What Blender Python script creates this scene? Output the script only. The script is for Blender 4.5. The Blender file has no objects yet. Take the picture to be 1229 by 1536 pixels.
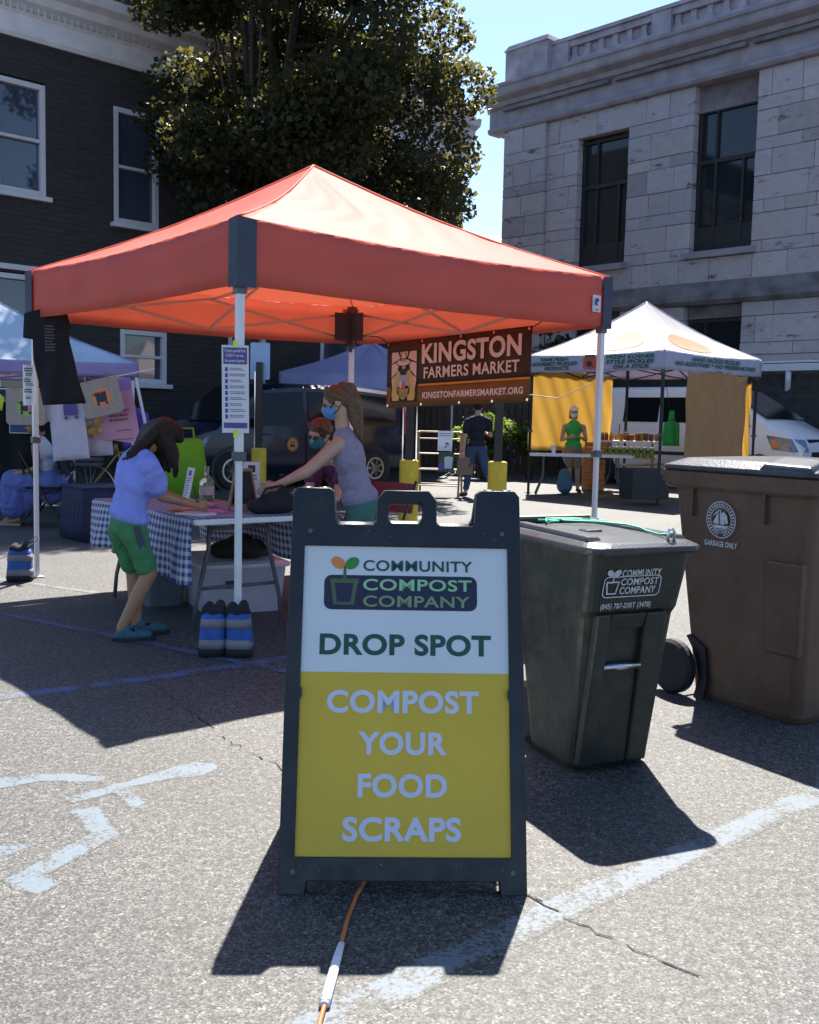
import bpy, bmesh, math, random
import numpy as np
from mathutils import Vector, Matrix, Euler
R=math.radians
random.seed(7); np.random.seed(7)
S=bpy.context.scene; COL=S.collection
# ---------------------------------------------------------------- camera, sky, sun, exposure
cd=bpy.data.cameras.new('camera'); cam=bpy.data.objects.new('camera',cd); COL.objects.link(cam); S.camera=cam
cd.sensor_fit='HORIZONTAL'; cd.sensor_width=36; cd.lens=1544.27/1229*36; cd.clip_start=.05; cd.clip_end=2000
cam.matrix_world=Matrix.Translation((0,0,1.3049))@Matrix.Rotation(R(90)-.0899,4,'X')@Matrix.Rotation(.0221,4,'Z')
S.render.resolution_x=819; S.render.resolution_y=1024
SUN_EL,SUN_AZ=54.0,7.0      # azimuth measured from +Y (ahead) towards +X (right)
w=bpy.data.worlds.new('World'); S.world=w; w.use_nodes=True
nt=w.node_tree; bg=nt.nodes['Background']; sky=nt.nodes.new('ShaderNodeTexSky'); sky.sky_type='NISHITA'; sky.sun_disc=False
sky.sun_elevation=R(SUN_EL); sky.sun_rotation=R(SUN_AZ); sky.air_density=1.0; sky.dust_density=.6; sky.ozone_density=5
nt.links.new(sky.outputs[0],bg.inputs[0]); bg.inputs[1].default_value=.078
sl=bpy.data.lights.new('sun','SUN'); sl.energy=5; sl.angle=R(.53); sl.color=(1,.95,.86)
so=bpy.data.objects.new('sun',sl); COL.objects.link(so)
sd=Vector((math.sin(R(SUN_AZ))*math.cos(R(SUN_EL)),math.cos(R(SUN_AZ))*math.cos(R(SUN_EL)),math.sin(R(SUN_EL))))
so.rotation_euler=sd.to_track_quat('Z','Y').to_euler(); so.location=(3,25,30)
S.view_settings.view_transform='Standard'; S.view_settings.look='None'; S.view_settings.gamma=1; S.view_settings.exposure=1.5
S.render.engine='CYCLES'
# ---------------------------------------------------------------- materials
def newmat(name):
    m=bpy.data.materials.new(name); m.use_nodes=True; n=m.node_tree; return m,n,n.nodes['Principled BSDF'],n.nodes['Material Output']
def pm(name,col,rough=.6,metal=0,var=.15,vs=6,bump=0,bs=60,trans=0,spec=.5,alpha=1,tr_col=None,coord='Object',coat=0,dust=0,rvar=0,dcol=(.20,.175,.15)):
    m,n,b,out=newmat(name)
    b.inputs['Roughness'].default_value=rough; b.inputs['Metallic'].default_value=metal; b.inputs['Specular IOR Level'].default_value=spec
    b.inputs['Coat Weight'].default_value=coat
    tc=n.nodes.new('ShaderNodeTexCoord')
    csock=None
    if var>0:
        nz=n.nodes.new('ShaderNodeTexNoise'); nz.inputs['Scale'].default_value=vs; nz.inputs['Detail'].default_value=6
        n.links.new(tc.outputs[coord],nz.inputs['Vector'])
        rp=n.nodes.new('ShaderNodeValToRGB'); n.links.new(nz.outputs['Fac'],rp.inputs[0])
        rp.color_ramp.elements[0].position=.3; rp.color_ramp.elements[1].position=.7
        rp.color_ramp.elements[0].color=(*[c*(1-var) for c in col],1); rp.color_ramp.elements[1].color=(*[min(1,c*(1+var)) for c in col],1)
        csock=rp.outputs[0]
        if dust:
            nd=n.nodes.new('ShaderNodeTexNoise'); nd.inputs['Scale'].default_value=7; nd.inputs['Detail'].default_value=10; nd.inputs['Roughness'].default_value=.75; n.links.new(tc.outputs[coord],nd.inputs['Vector'])
            md=n.nodes.new('ShaderNodeMapRange'); md.inputs[1].default_value=.48; md.inputs[2].default_value=.78; md.inputs[4].default_value=dust; n.links.new(nd.outputs[0],md.inputs[0])
            mm=n.nodes.new('ShaderNodeMix'); mm.data_type='RGBA'; n.links.new(md.outputs[0],mm.inputs[0]); n.links.new(csock,mm.inputs[6]); mm.inputs[7].default_value=(*dcol,1); csock=mm.outputs[2]
        n.links.new(csock,b.inputs['Base Color'])
        if rvar:
            mr=n.nodes.new('ShaderNodeMapRange'); mr.inputs[1].default_value=.3; mr.inputs[2].default_value=.7; mr.inputs[3].default_value=rough-rvar; mr.inputs[4].default_value=rough+rvar
            nr=n.nodes.new('ShaderNodeTexNoise'); nr.inputs['Scale'].default_value=18; nr.inputs['Detail'].default_value=8; n.links.new(tc.outputs[coord],nr.inputs['Vector']); n.links.new(nr.outputs[0],mr.inputs[0]); n.links.new(mr.outputs[0],b.inputs['Roughness'])
    else: b.inputs['Base Color'].default_value=(*col,1)
    if bump>0:
        n2=n.nodes.new('ShaderNodeTexNoise'); n2.inputs['Scale'].default_value=bs; n2.inputs['Detail'].default_value=4
        n.links.new(tc.outputs[coord],n2.inputs['Vector'])
        bp=n.nodes.new('ShaderNodeBump'); bp.inputs['Strength'].default_value=bump; bp.inputs['Distance'].default_value=.02
        n.links.new(n2.outputs['Fac'],bp.inputs['Height']); n.links.new(bp.outputs[0],b.inputs['Normal'])
    if trans>0:
        t=n.nodes.new('ShaderNodeBsdfTranslucent'); mx=n.nodes.new('ShaderNodeMixShader'); mx.inputs[0].default_value=trans
        t.inputs[0].default_value=(*(tr_col or col),1)
        if csock and not tr_col: n.links.new(csock,t.inputs[0])
        n.links.new(b.outputs[0],mx.inputs[1]); n.links.new(t.outputs[0],mx.inputs[2]); n.links.new(mx.outputs[0],out.inputs[0])
    return m
def glassmat(name,col=(.02,.025,.03),rough=.06):
    return pm(name,col,rough,0,0,spec=.6)
def asphalt(name,paint=None,wear=.5):
    m,n,b,out=newmat(name); L=n.links.new
    g=n.nodes.new('ShaderNodeNewGeometry')
    vo=n.nodes.new('ShaderNodeTexVoronoi'); vo.inputs['Scale'].default_value=185; L(g.outputs['Position'],vo.inputs['Vector'])
    sp=n.nodes.new('ShaderNodeSeparateColor'); L(vo.outputs['Color'],sp.inputs[0])
    rp=n.nodes.new('ShaderNodeValToRGB'); L(sp.outputs[0],rp.inputs[0]); cr=rp.color_ramp
    cr.elements[0].position=0; cr.elements[0].color=(.007,.007,.007,1)
    cr.elements[1].position=1; cr.elements[1].color=(.20,.193,.182,1)
    for p_,c in ((.22,(.018,.0178,.0172,1)),(.46,(.062,.060,.057,1)),(.85,(.092,.089,.084,1))):
        e=cr.elements.new(p_); e.color=c
    n1=n.nodes.new('ShaderNodeTexNoise'); n1.inputs['Scale'].default_value=.9; n1.inputs['Detail'].default_value=8; L(g.outputs['Position'],n1.inputs['Vector'])
    n2=n.nodes.new('ShaderNodeTexNoise'); n2.inputs['Scale'].default_value=34; n2.inputs['Detail'].default_value=5; L(g.outputs['Position'],n2.inputs['Vector'])
    r1=n.nodes.new('ShaderNodeMapRange'); r1.inputs[1].default_value=.3; r1.inputs[2].default_value=.7; r1.inputs[3].default_value=.8; r1.inputs[4].default_value=1.18; L(n1.outputs[0],r1.inputs[0])
    r2=n.nodes.new('ShaderNodeMapRange'); r2.inputs[1].default_value=.32; r2.inputs[2].default_value=.68; r2.inputs[3].default_value=.55; r2.inputs[4].default_value=1.35; L(n2.outputs[0],r2.inputs[0])
    mu=n.nodes.new('ShaderNodeMath'); mu.operation='MULTIPLY'; L(r1.outputs[0],mu.inputs[0]); L(r2.outputs[0],mu.inputs[1])
    n5=n.nodes.new('ShaderNodeTexNoise'); n5.inputs['Scale'].default_value=.55; n5.inputs['Detail'].default_value=10; n5.inputs['Roughness'].default_value=.7; L(g.outputs['Position'],n5.inputs['Vector'])
    r5=n.nodes.new('ShaderNodeMapRange'); r5.inputs[1].default_value=.56; r5.inputs[2].default_value=.72; r5.inputs[3].default_value=1; r5.inputs[4].default_value=.70; L(n5.outputs[0],r5.inputs[0])
    v6=n.nodes.new('ShaderNodeTexVoronoi'); v6.inputs['Scale'].default_value=1.7; L(g.outputs['Position'],v6.inputs['Vector'])
    r6=n.nodes.new('ShaderNodeMapRange'); r6.inputs[1].default_value=.02; r6.inputs[2].default_value=.035; r6.inputs[3].default_value=.35; r6.inputs[4].default_value=1; L(v6.outputs['Distance'],r6.inputs[0])
    m5=n.nodes.new('ShaderNodeMath'); m5.operation='MULTIPLY'; L(r5.outputs[0],m5.inputs[0]); L(r6.outputs[0],m5.inputs[1])
    m6=n.nodes.new('ShaderNodeMath'); m6.operation='MULTIPLY'; L(m5.outputs[0],m6.inputs[0]); L(mu.outputs[0],m6.inputs[1])
    mc=n.nodes.new('ShaderNodeVectorMath'); mc.operation='SCALE'; L(rp.outputs[0],mc.inputs[0]); L(m6.outputs[0],mc.inputs['Scale'])
    col=mc.outputs[0]
    if paint:
        n3=n.nodes.new('ShaderNodeTexNoise'); n3.inputs['Scale'].default_value=70; n3.inputs['Detail'].default_value=5; L(g.outputs['Position'],n3.inputs['Vector'])
        n4=n.nodes.new('ShaderNodeTexNoise'); n4.inputs['Scale'].default_value=9; n4.inputs['Detail'].default_value=6; L(g.outputs['Position'],n4.inputs['Vector'])
        ad=n.nodes.new('ShaderNodeMath'); ad.operation='ADD'; L(n3.outputs[0],ad.inputs[0]); L(n4.outputs[0],ad.inputs[1])
        ea=n.nodes.new('ShaderNodeAttribute'); ea.attribute_name='edge'; em_=n.nodes.new('ShaderNodeMath'); em_.operation='MULTIPLY_ADD'; L(ea.outputs['Fac'],em_.inputs[0]); em_.inputs[1].default_value=.34; em_.inputs[2].default_value=-.34
        ad0=ad; ad=n.nodes.new('ShaderNodeMath'); ad.operation='ADD'; L(ad0.outputs[0],ad.inputs[0]); L(em_.outputs[0],ad.inputs[1])
        ms=n.nodes.new('ShaderNodeMapRange'); ms.inputs[1].default_value=wear+.44; ms.inputs[2].default_value=wear+.60; L(ad.outputs[0],ms.inputs[0])
        mx=n.nodes.new('ShaderNodeMix'); mx.data_type='RGBA'; L(ms.outputs[0],mx.inputs[0]); L(col,mx.inputs[6]); mx.inputs[7].default_value=(*paint,1); col=mx.outputs[2]
    L(col,b.inputs['Base Color']); b.inputs['Roughness'].default_value=.62; b.inputs['Specular IOR Level'].default_value=.5
    bp=n.nodes.new('ShaderNodeBump'); bp.inputs['Strength'].default_value=.55; bp.inputs['Distance'].default_value=.004
    a2=n.nodes.new('ShaderNodeMath'); a2.operation='ADD'; L(sp.outputs[0],a2.inputs[0]); L(n2.outputs[0],a2.inputs[1])
    L(a2.outputs[0],bp.inputs['Height']); L(bp.outputs[0],b.inputs['Normal'])
    return m
def attrmat(name,rough=.85,stain=True,bump=.5,bs=14):
    # per-block colour stored in attribute 'col', multiplied by weathering noise and dark streak patches
    m,n,b,out=newmat(name); L=n.links.new
    at=n.nodes.new('ShaderNodeAttribute'); at.attribute_name='col'
    tc=n.nodes.new('ShaderNodeTexCoord')
    n1=n.nodes.new('ShaderNodeTexNoise'); n1.inputs['Scale'].default_value=5; n1.inputs['Detail'].default_value=9; n1.inputs['Roughness'].default_value=.65; L(tc.outputs['Object'],n1.inputs['Vector'])
    r1=n.nodes.new('ShaderNodeMapRange'); r1.inputs[1].default_value=.3; r1.inputs[2].default_value=.7; r1.inputs[3].default_value=.88; r1.inputs[4].default_value=1.10; L(n1.outputs[0],r1.inputs[0])
    sc=n.nodes.new('ShaderNodeVectorMath'); sc.operation='SCALE'; L(at.outputs['Color'],sc.inputs[0]); L(r1.outputs[0],sc.inputs['Scale']); col=sc.outputs[0]
    if stain:
        mp=n.nodes.new('ShaderNodeMapping'); mp.inputs['Scale'].default_value=(1.5,1.5,4.5); L(tc.outputs['Object'],mp.inputs[0])
        n2=n.nodes.new('ShaderNodeTexNoise'); n2.inputs['Scale'].default_value=.8; n2.inputs['Detail'].default_value=10; n2.inputs['Roughness'].default_value=.72; L(mp.outputs[0],n2.inputs['Vector'])
        r2=n.nodes.new('ShaderNodeMapRange'); r2.inputs[1].default_value=.575; r2.inputs[2].default_value=.645; L(n2.outputs[0],r2.inputs[0])
        mx=n.nodes.new('ShaderNodeMix'); mx.data_type='RGBA'; L(r2.outputs[0],mx.inputs[0]); L(col,mx.inputs[6]); mx.inputs[7].default_value=(.13,.11,.10,1); col=mx.outputs[2]
    L(col,b.inputs['Base Color']); b.inputs['Roughness'].default_value=rough
    n3=n.nodes.new('ShaderNodeTexNoise'); n3.inputs['Scale'].default_value=bs; n3.inputs['Detail'].default_value=8; L(tc.outputs['Object'],n3.inputs['Vector'])
    bp=n.nodes.new('ShaderNodeBump'); bp.inputs['Strength'].default_value=bump; bp.inputs['Distance'].default_value=.03; L(n3.outputs[0],bp.inputs['Height']); L(bp.outputs[0],b.inputs['Normal'])
    return m
def gingham(name,c1,c2,size,trans=.25):
    m,n,b,out=newmat(name); L=n.links.new
    uv=n.nodes.new('ShaderNodeUVMap'); s=n.nodes.new('ShaderNodeSeparateXYZ'); L(uv.outputs[0],s.inputs[0]); q=[]
    for k in (0,1):
        d=n.nodes.new('ShaderNodeMath'); d.operation='DIVIDE'; L(s.outputs[k],d.inputs[0]); d.inputs[1].default_value=size
        f=n.nodes.new('ShaderNodeMath'); f.operation='FRACT'; L(d.outputs[0],f.inputs[0])
        g=n.nodes.new('ShaderNodeMath'); g.operation='GREATER_THAN'; L(f.outputs[0],g.inputs[0]); g.inputs[1].default_value=.5; q.append(g)
    a=n.nodes.new('ShaderNodeMath'); a.operation='ADD'; L(q[0].outputs[0],a.inputs[0]); L(q[1].outputs[0],a.inputs[1])
    h=n.nodes.new('ShaderNodeMath'); h.operation='MULTIPLY'; L(a.outputs[0],h.inputs[0]); h.inputs[1].default_value=.5
    mx=n.nodes.new('ShaderNodeMix'); mx.data_type='RGBA'; L(h.outputs[0],mx.inputs[0]); mx.inputs[6].default_value=(*c1,1); mx.inputs[7].default_value=(*c2,1)
    L(mx.outputs[2],b.inputs['Base Color']); b.inputs['Roughness'].default_value=.8
    t=n.nodes.new('ShaderNodeBsdfTranslucent'); L(mx.outputs[2],t.inputs[0]); ms=n.nodes.new('ShaderNodeMixShader'); ms.inputs[0].default_value=trans
    L(b.outputs[0],ms.inputs[1]); L(t.outputs[0],ms.inputs[2]); L(ms.outputs[0],out.inputs[0]); return m
# ---------------------------------------------------------------- mesh helpers
def tag(o,label=None,cat=None,group=None,kind=None):
    if label: o['label']=label
    if cat: o['category']=cat
    if group: o['group']=group
    if kind: o['kind']=kind
    return o
def thing(name,label,cat,loc=(0,0,0),rz=0,group=None):
    o=bpy.data.objects.new(name,None); COL.objects.link(o); o.location=loc; o.rotation_euler=(0,0,R(rz)); o.empty_display_size=.1
    return tag(o,label,cat,group)
def link(name,me,mats,parent=None):
    o=bpy.data.objects.new(name,me); COL.objects.link(o)
    for m in (mats if isinstance(mats,(list,tuple)) else [mats]): me.materials.append(m)
    if parent: o.parent=parent
    return o
def copy_tree(o,parent=None):
    c=o.copy(); COL.objects.link(c)
    if parent: c.parent=parent
    for ch in list(o.children): copy_tree(ch,c)
    return c
def V(*a): return Vector(a)
class Fr:   # flat frame: (x,y,d) -> point
    def __init__(s,o,u,v): s.o=Vector(o); s.u=Vector(u).normalized(); s.v=Vector(v).normalized(); s.n=s.u.cross(s.v)
    def __call__(s,x,y,d=0): return s.o+s.u*x+s.v*y+s.n*d
XY=Fr((0,0,0),(1,0,0),(0,1,0))
class MB:
    def __init__(s): s.v=[];s.f=[];s.m=[];s.uv=None
    def add(s,vs,fs,m=0):
        o=len(s.v); s.v+=[tuple(v) for v in vs]; s.f+=[[i+o for i in f] for f in fs]; s.m+=[m]*len(fs); return s
    def box(s,c,d,m=0,rot=None):
        x,y,z=[k/2 for k in d]; P=[V(a*x,b*y,e*z) for e in (-1,1) for a,b in ((-1,-1),(1,-1),(1,1),(-1,1))]
        if rot is not None: P=[rot@p for p in P]
        return s.add([p+Vector(c) for p in P],[(3,2,1,0),(4,5,6,7),(0,1,5,4),(1,2,6,5),(2,3,7,6),(3,0,4,7)],m)
    def hexa(s,b,t,m=0):
        return s.add(list(b)+list(t),[(3,2,1,0),(4,5,6,7),(0,1,5,4),(1,2,6,5),(2,3,7,6),(3,0,4,7)],m)
    def tube(s,pts,r,n=8,m=0,caps=True,flat=1):
        pts=[Vector(p) for p in pts]; k=len(pts); rr=r if isinstance(r,(list,tuple)) else [r]*k
        up=None; rings=[]
        for i,p in enumerate(pts):
            t=(pts[min(i+1,k-1)]-pts[max(i-1,0)]).normalized()
            if up is None: up=V(0,0,1) if abs(t.z)<.9 else V(1,0,0)
            a=(up-t*up.dot(t)).normalized(); b=t.cross(a); up=a
            rings.append([p+(a*math.cos(2*math.pi*j/n)*flat+b*math.sin(2*math.pi*j/n))*rr[i] for j in range(n)])
        vs=[q for g in rings for q in g]; fs=[(i*n+j,i*n+(j+1)%n,(i+1)*n+(j+1)%n,(i+1)*n+j) for i in range(k-1) for j in range(n)]
        if caps: fs+=[tuple(range(n))[::-1],tuple(range((k-1)*n,k*n))]
        return s.add(vs,fs,m)
    def bar(s,p0,p1,w,h=None,m=0):  # square bar
        h=h or w; p0,p1=Vector(p0),Vector(p1); t=(p1-p0).normalized(); up=V(0,0,1) if abs(t.z)<.95 else V(0,1,0)
        a=t.cross(up).normalized()*w/2; b=a.cross(t).normalized()*h/2
        return s.hexa([p0-a-b,p0+a-b,p0+a+b,p0-a+b],[p1-a-b,p1+a-b,p1+a+b,p1-a+b],m)
    def lathe(s,prof,c=(0,0,0),n=24,m=0,M=None):
        vs=[];c=Vector(c)
        for r,z in prof:
            for j in range(n):
                a=2*math.pi*j/n; q=V(r*math.cos(a),r*math.sin(a),z); q=(M@q) if M is not None else q; vs.append(q+c)
        k=len(prof); fs=[(i*n+j,i*n+(j+1)%n,(i+1)*n+(j+1)%n,(i+1)*n+j) for i in range(k-1) for j in range(n)]
        fs+=[tuple(range(n))[::-1],tuple(range((k-1)*n,k*n))]
        return s.add(vs,fs,m)
    def ell(s,c,r,m=0,nu=16,nv=10,rot=None):
        r=(r,r,r) if not isinstance(r,(tuple,list)) else r; c=Vector(c); vs=[]
        for i in range(nv+1):
            th=math.pi*i/nv
            for j in range(nu):
                a=2*math.pi*j/nu; q=V(r[0]*math.sin(th)*math.cos(a),r[1]*math.sin(th)*math.sin(a),r[2]*math.cos(th))
                vs.append(c+(rot@q if rot is not None else q))
        fs=[(i*nu+j,i*nu+(j+1)%nu,(i+1)*nu+(j+1)%nu,(i+1)*nu+j) for i in range(nv) for j in range(nu)]
        return s.add(vs,fs,m)
    def cap(s,p0,p1,r0,r1,m=0):   # tapered capsule
        p0,p1=Vector(p0),Vector(p1); s.tube([p0,p1],[r0,r1],14,m); s.ell(p0,r0,m,12,8); return s.ell(p1,r1,m,12,8)
    def prism(s,poly,fr=XY,d0=0,d1=.01,m=0):
        n=len(poly); vs=[fr(x,y,d0) for x,y in poly]+[fr(x,y,d1) for x,y in poly]
        return s.add(vs,[tuple(range(n))[::-1],tuple(range(n,2*n))]+[(i,(i+1)%n,n+(i+1)%n,n+i) for i in range(n)],m)
    def flat(s,poly,fr=XY,d=0,m=0):
        return s.add([fr(x,y,d) for x,y in poly],[tuple(range(len(poly)))],m)
    def ring(s,c,r0,r1,fr=XY,d=0,m=0,n=40,a0=0,a1=360):
        vs=[]; 
        for i in range(n+1):
            a=R(a0+(a1-a0)*i/n)
            for r in (r0,r1): vs.append(fr(c[0]+r*math.cos(a),c[1]+r*math.sin(a),d))
        return s.add(vs,[(2*i,2*i+1,2*i+3,2*i+2) for i in range(n)],m)
    def stroke(s,pts,w,fr=XY,d=0,m=0):  # polyline of given width lying in a frame
        pts=[Vector(p) for p in pts]; vs=[]
        for i,p in enumerate(pts):
            t=(pts[min(i+1,len(pts)-1)]-pts[max(i-1,0)]); t=t.normalized() if t.length>0 else Vector((1,0)); q=Vector((-t.y,t.x))*w/2
            vs+=[fr(p.x+q.x,p.y+q.y,d),fr(p.x-q.x,p.y-q.y,d)]
        return s.add(vs,[(2*i,2*i+1,2*i+3,2*i+2) for i in range(len(pts)-1)],m)
    def sheet(s,f,nu,nv,m=0,uvf=None):
        o=len(s.v); vs=[f(i/nu,j/nv) for j in range(nv+1) for i in range(nu+1)]
        s.add(vs,[(j*(nu+1)+i,j*(nu+1)+i+1,(j+1)*(nu+1)+i+1,(j+1)*(nu+1)+i) for j in range(nv) for i in range(nu)],m)
        if uvf:
            s.uv=(s.uv or {}); 
            for j in range(nv+1):
                for i in range(nu+1): s.uv[o+j*(nu+1)+i]=uvf(i/nu,j/nv)
        return s
    def mesh(s,smooth=False,fix=True):
        me=bpy.data.meshes.new('m'); me.from_pydata(s.v,[],s.f); me.polygons.foreach_set('material_index',s.m)
        if s.uv:
            ul=me.uv_layers.new(name='UVMap'); 
            for l in me.loops: ul.data[l.index].uv=s.uv.get(l.vertex_index,(0,0))
        if fix:
            b=bmesh.new(); b.from_mesh(me); bmesh.ops.recalc_face_normals(b,faces=b.faces); b.to_mesh(me); b.free()
        if smooth: me.polygons.foreach_set('use_smooth',[True]*len(me.polygons))
        me.update(); return me
    def build(s,name,mats,parent=None,smooth=False,bev=0,solid=0,fix=True,seg=2,sub=0):
        o=link(name,s.mesh(smooth,fix),mats,parent)
        if solid: k=o.modifiers.new('solid','SOLIDIFY'); k.thickness=solid; k.offset=0
        if sub: k=o.modifiers.new('sub','SUBSURF'); k.levels=sub; k.render_levels=sub
        if bev: k=o.modifiers.new('bevel','BEVEL'); k.width=bev; k.segments=seg; k.limit_method='ANGLE'; k.angle_limit=R(40); k.harden_normals=False
        return o
def evalmesh(o):
    bpy.context.view_layer.update(); dg=bpy.context.evaluated_depsgraph_get(); return bpy.data.meshes.new_from_object(o.evaluated_get(dg))
FOLD=bpy.data.textures.new('fold','CLOUDS'); FOLD.noise_scale=.085; FOLD.noise_depth=2
def organic(mb,name,mat,parent,voxel=.008,smooth=4,fold=0):
    # union of tapered capsules and ellipsoids fused into one continuous skin
    o=bpy.data.objects.new('t',mb.mesh()); COL.objects.link(o)
    k=o.modifiers.new('r','REMESH'); k.mode='VOXEL'; k.voxel_size=voxel
    if smooth: q=o.modifiers.new('s','SMOOTH'); q.iterations=smooth; q.factor=.5
    if fold: q=o.modifiers.new('d','DISPLACE'); q.texture=FOLD; q.strength=fold; q.mid_level=.5; q.texture_coords='LOCAL'
    me=evalmesh(o); bpy.data.objects.remove(o); me.polygons.foreach_set('use_smooth',[True]*len(me.polygons)); me.materials.clear()
    return link(name,me,mat,parent)
def board(outer,holes,fr,d0,d1,name,mat,parent,bev=.002):
    cu=bpy.data.curves.new('c','CURVE'); cu.dimensions='2D'; cu.fill_mode='BOTH'; cu.extrude=(d1-d0)/2-bev; cu.bevel_depth=bev; cu.bevel_resolution=1
    for poly in [outer]+holes:
        sp=cu.splines.new('POLY'); sp.points.add(len(poly)-1); sp.use_cyclic_u=True
        for i,(x,y) in enumerate(poly): sp.points[i].co=(x,y,0,1)
    o=bpy.data.objects.new('t',cu); COL.objects.link(o); me=evalmesh(o); bpy.data.objects.remove(o)
    mid=(d0+d1)/2
    for v in me.vertices: v.co=fr(v.co.x,v.co.y,v.co.z+mid)
    me.materials.clear(); return link(name,me,mat,parent)
def rrect(x0,y0,x1,y1,r,n=5,corners=(1,1,1,1)):
    P=[]
    for (cx,cy,a,k) in ((x1-r,y0+r,-90,0),(x1-r,y1-r,0,1),(x0+r,y1-r,90,2),(x0+r,y0+r,180,3)):
        if corners[k]:
            for i in range(n+1): P.append((cx+r*math.cos(R(a+90*i/n)),cy+r*math.sin(R(a+90*i/n))))
        else: P.append(((x1,y0),(x1,y1),(x0,y1),(x0,y0))[k])
    return P
def ellp(cx,cy,rx,ry,n=24,rot=0):
    c,s_=math.cos(R(rot)),math.sin(R(rot)); P=[]
    for i in range(n):
        a=2*math.pi*i/n; x,y=rx*math.cos(a),ry*math.sin(a); P.append((cx+x*c-y*s_,cy+x*s_+y*c))
    return P
def text(parent,name,fr,lines,mat,bold=.025,d=.002,shear=0):
    for (t,x0,y0,x1,y1) in lines:
        mb=MB(); cu=bpy.data.curves.new('f','FONT'); cu.body=t; cu.offset=bold; cu.resolution_u=6; cu.space_character=1.06; cu.shear=shear
        o=bpy.data.objects.new('t',cu); COL.objects.link(o); me=evalmesh(o); bpy.data.objects.remove(o)
        co=[v.co for v in me.vertices]
        if not co: continue
        ax,bx=min(c.x for c in co),max(c.x for c in co); ay,by=min(c.y for c in co),max(c.y for c in co)
        mb.add([fr(x0+(c.x-ax)/(bx-ax)*(x1-x0),y0+(c.y-ay)/(by-ay)*(y1-y0),d) for c in co],[list(p.vertices) for p in me.polygons])
        mb.build(name,mat,parent,fix=False)
def txtbars(mb,fr,x0,y0,x1,y1,n,d=.002,m=0,fill=.5,jag=.3,seed=1):
    # rows of illegible small print as thin dashes
    rr=random.Random(seed); h=(y1-y0)/n
    for i in range(n):
        x=x0; y=y1-h*(i+.5); end=x1-(x1-x0)*jag*rr.random()
        while x<end:
            w=(x1-x0)*rr.uniform(.05,.16); e=min(x+w,end); mb.flat([(x,y-h*fill/2),(e,y-h*fill/2),(e,y+h*fill/2),(x,y+h*fill/2)],fr,d,m); x=e+(x1-x0)*.025
# ---------------------------------------------------------------- shared materials
M=dict(
 asphalt=asphalt('asphalt'), paint=asphalt('worn_paint',(.115,.142,.17),.445), shadepaint=asphalt('worn_paint_shade_tint',(.07,.11,.25),.45),  # last one: bluer copy of the stripe paint, tent shade put into its colour
 black=pm('black_plastic',(.010,.011,.015),.42,bump=.08,bs=300,dust=.10,rvar=.14), blackmetal=pm('black_metal',(.018,.018,.02),.4), gunmetal=pm('gray_leg_metal',(.10,.10,.11),.45),
 white=pm('white_paint_metal',(.72,.72,.74),.35,var=.05), whiteplastic=pm('white_plastic',(.70,.70,.70),.45,var=.05), steel=pm('steel',(.55,.55,.57),.28,1,.08),
 chrome=pm('chrome',(.75,.75,.77),.12,1,0), rubber=pm('rubber',(.012,.012,.013),.7), paper=pm('paper',(.78,.78,.80),.7,var=.03,trans=.2),
 purple=pm('print_purple',(.10,.07,.28),.6,var=.05), ink=pm('print_ink',(.03,.03,.05),.6,var=0), wood=pm('pale_wood',(.36,.20,.09),.55,vs=20,var=.3), darkwood=pm('dark_wood',(.055,.038,.028),.7,var=.4,vs=9),
 skin=pm('skin_tan',(.44,.25,.17),.5,var=.08,vs=14), skin2=pm('skin_light',(.52,.31,.22),.5,var=.08,vs=14), skin3=pm('skin_deep_tan',(.36,.19,.11),.5,var=.08,vs=14),
 hair=pm('brown_hair',(.026,.014,.009),.5,var=.5,vs=60,bump=.5,bs=120,spec=.25), hair2=pm('light_brown_hair',(.13,.07,.03),.42,var=.5,vs=60,bump=.5,bs=120), hair3=pm('auburn_hair',(.11,.04,.02),.42,var=.5,vs=60,bump=.5,bs=120),
 yellow=pm('yellow_bollard_paint',(.68,.47,.03),.45,var=.14,vs=8), denim=pm('denim',(.045,.065,.13),.85,var=.25,vs=20), blackcloth=pm('black_cloth',(.010,.011,.016),.85,var=.25,vs=12,bump=.25,bs=25),
 trunk=pm('bark',(.06,.045,.035),.9,var=.4,vs=8,bump=.8,bs=18), glass=glassmat('dark_glass'), vglass=pm('tinted_car_glass',(.008,.010,.013),.08,0,0,spec=.28),
)
# ================================================================ SETTING
g=MB(); g.add([(-900,-300,0),(900,-300,0),(900,1500,0),(-900,1500,0)],[(0,1,2,3)])
tag(g.build('ground',M['asphalt'],fix=False),kind='structure')
PZ=[.0002]
def paint_strip(name,pts,w,m=M['paint'],z=None):
    PZ[0]+=.0004; z=PZ[0]; P=[]
    for a,b in zip(pts[:-1],pts[1:]):
        n_=max(1,int(math.dist(a,b)/.12)); P+=[(a[0]+(b[0]-a[0])*i/n_,a[1]+(b[1]-a[1])*i/n_) for i in range(n_)]
    P.append(pts[-1]); mb=MB(); vs=[]; ev=[]
    for i,p in enumerate(P):
        q=P[min(i+1,len(P)-1)]; o_=P[max(i-1,0)]; t=Vector((q[0]-o_[0],q[1]-o_[1])).normalized(); nn=Vector((-t.y,t.x))
        for k,e in ((-.62,0),(-.36,1),(.36,1),(.62,0)): vs.append((p[0]+nn.x*w*k,p[1]+nn.y*w*k,z)); ev.append(e if 0<i<len(P)-1 else 0)
    mb.add(vs,[(4*i+k,4*i+k+1,4*i+k+5,4*i+k+4) for i in range(len(P)-1) for k in range(3)])
    o=mb.build(name,m,fix=False); o.data.attributes.new('edge','FLOAT','POINT').data.foreach_set('value',ev); tag(o,kind='structure')
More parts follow.
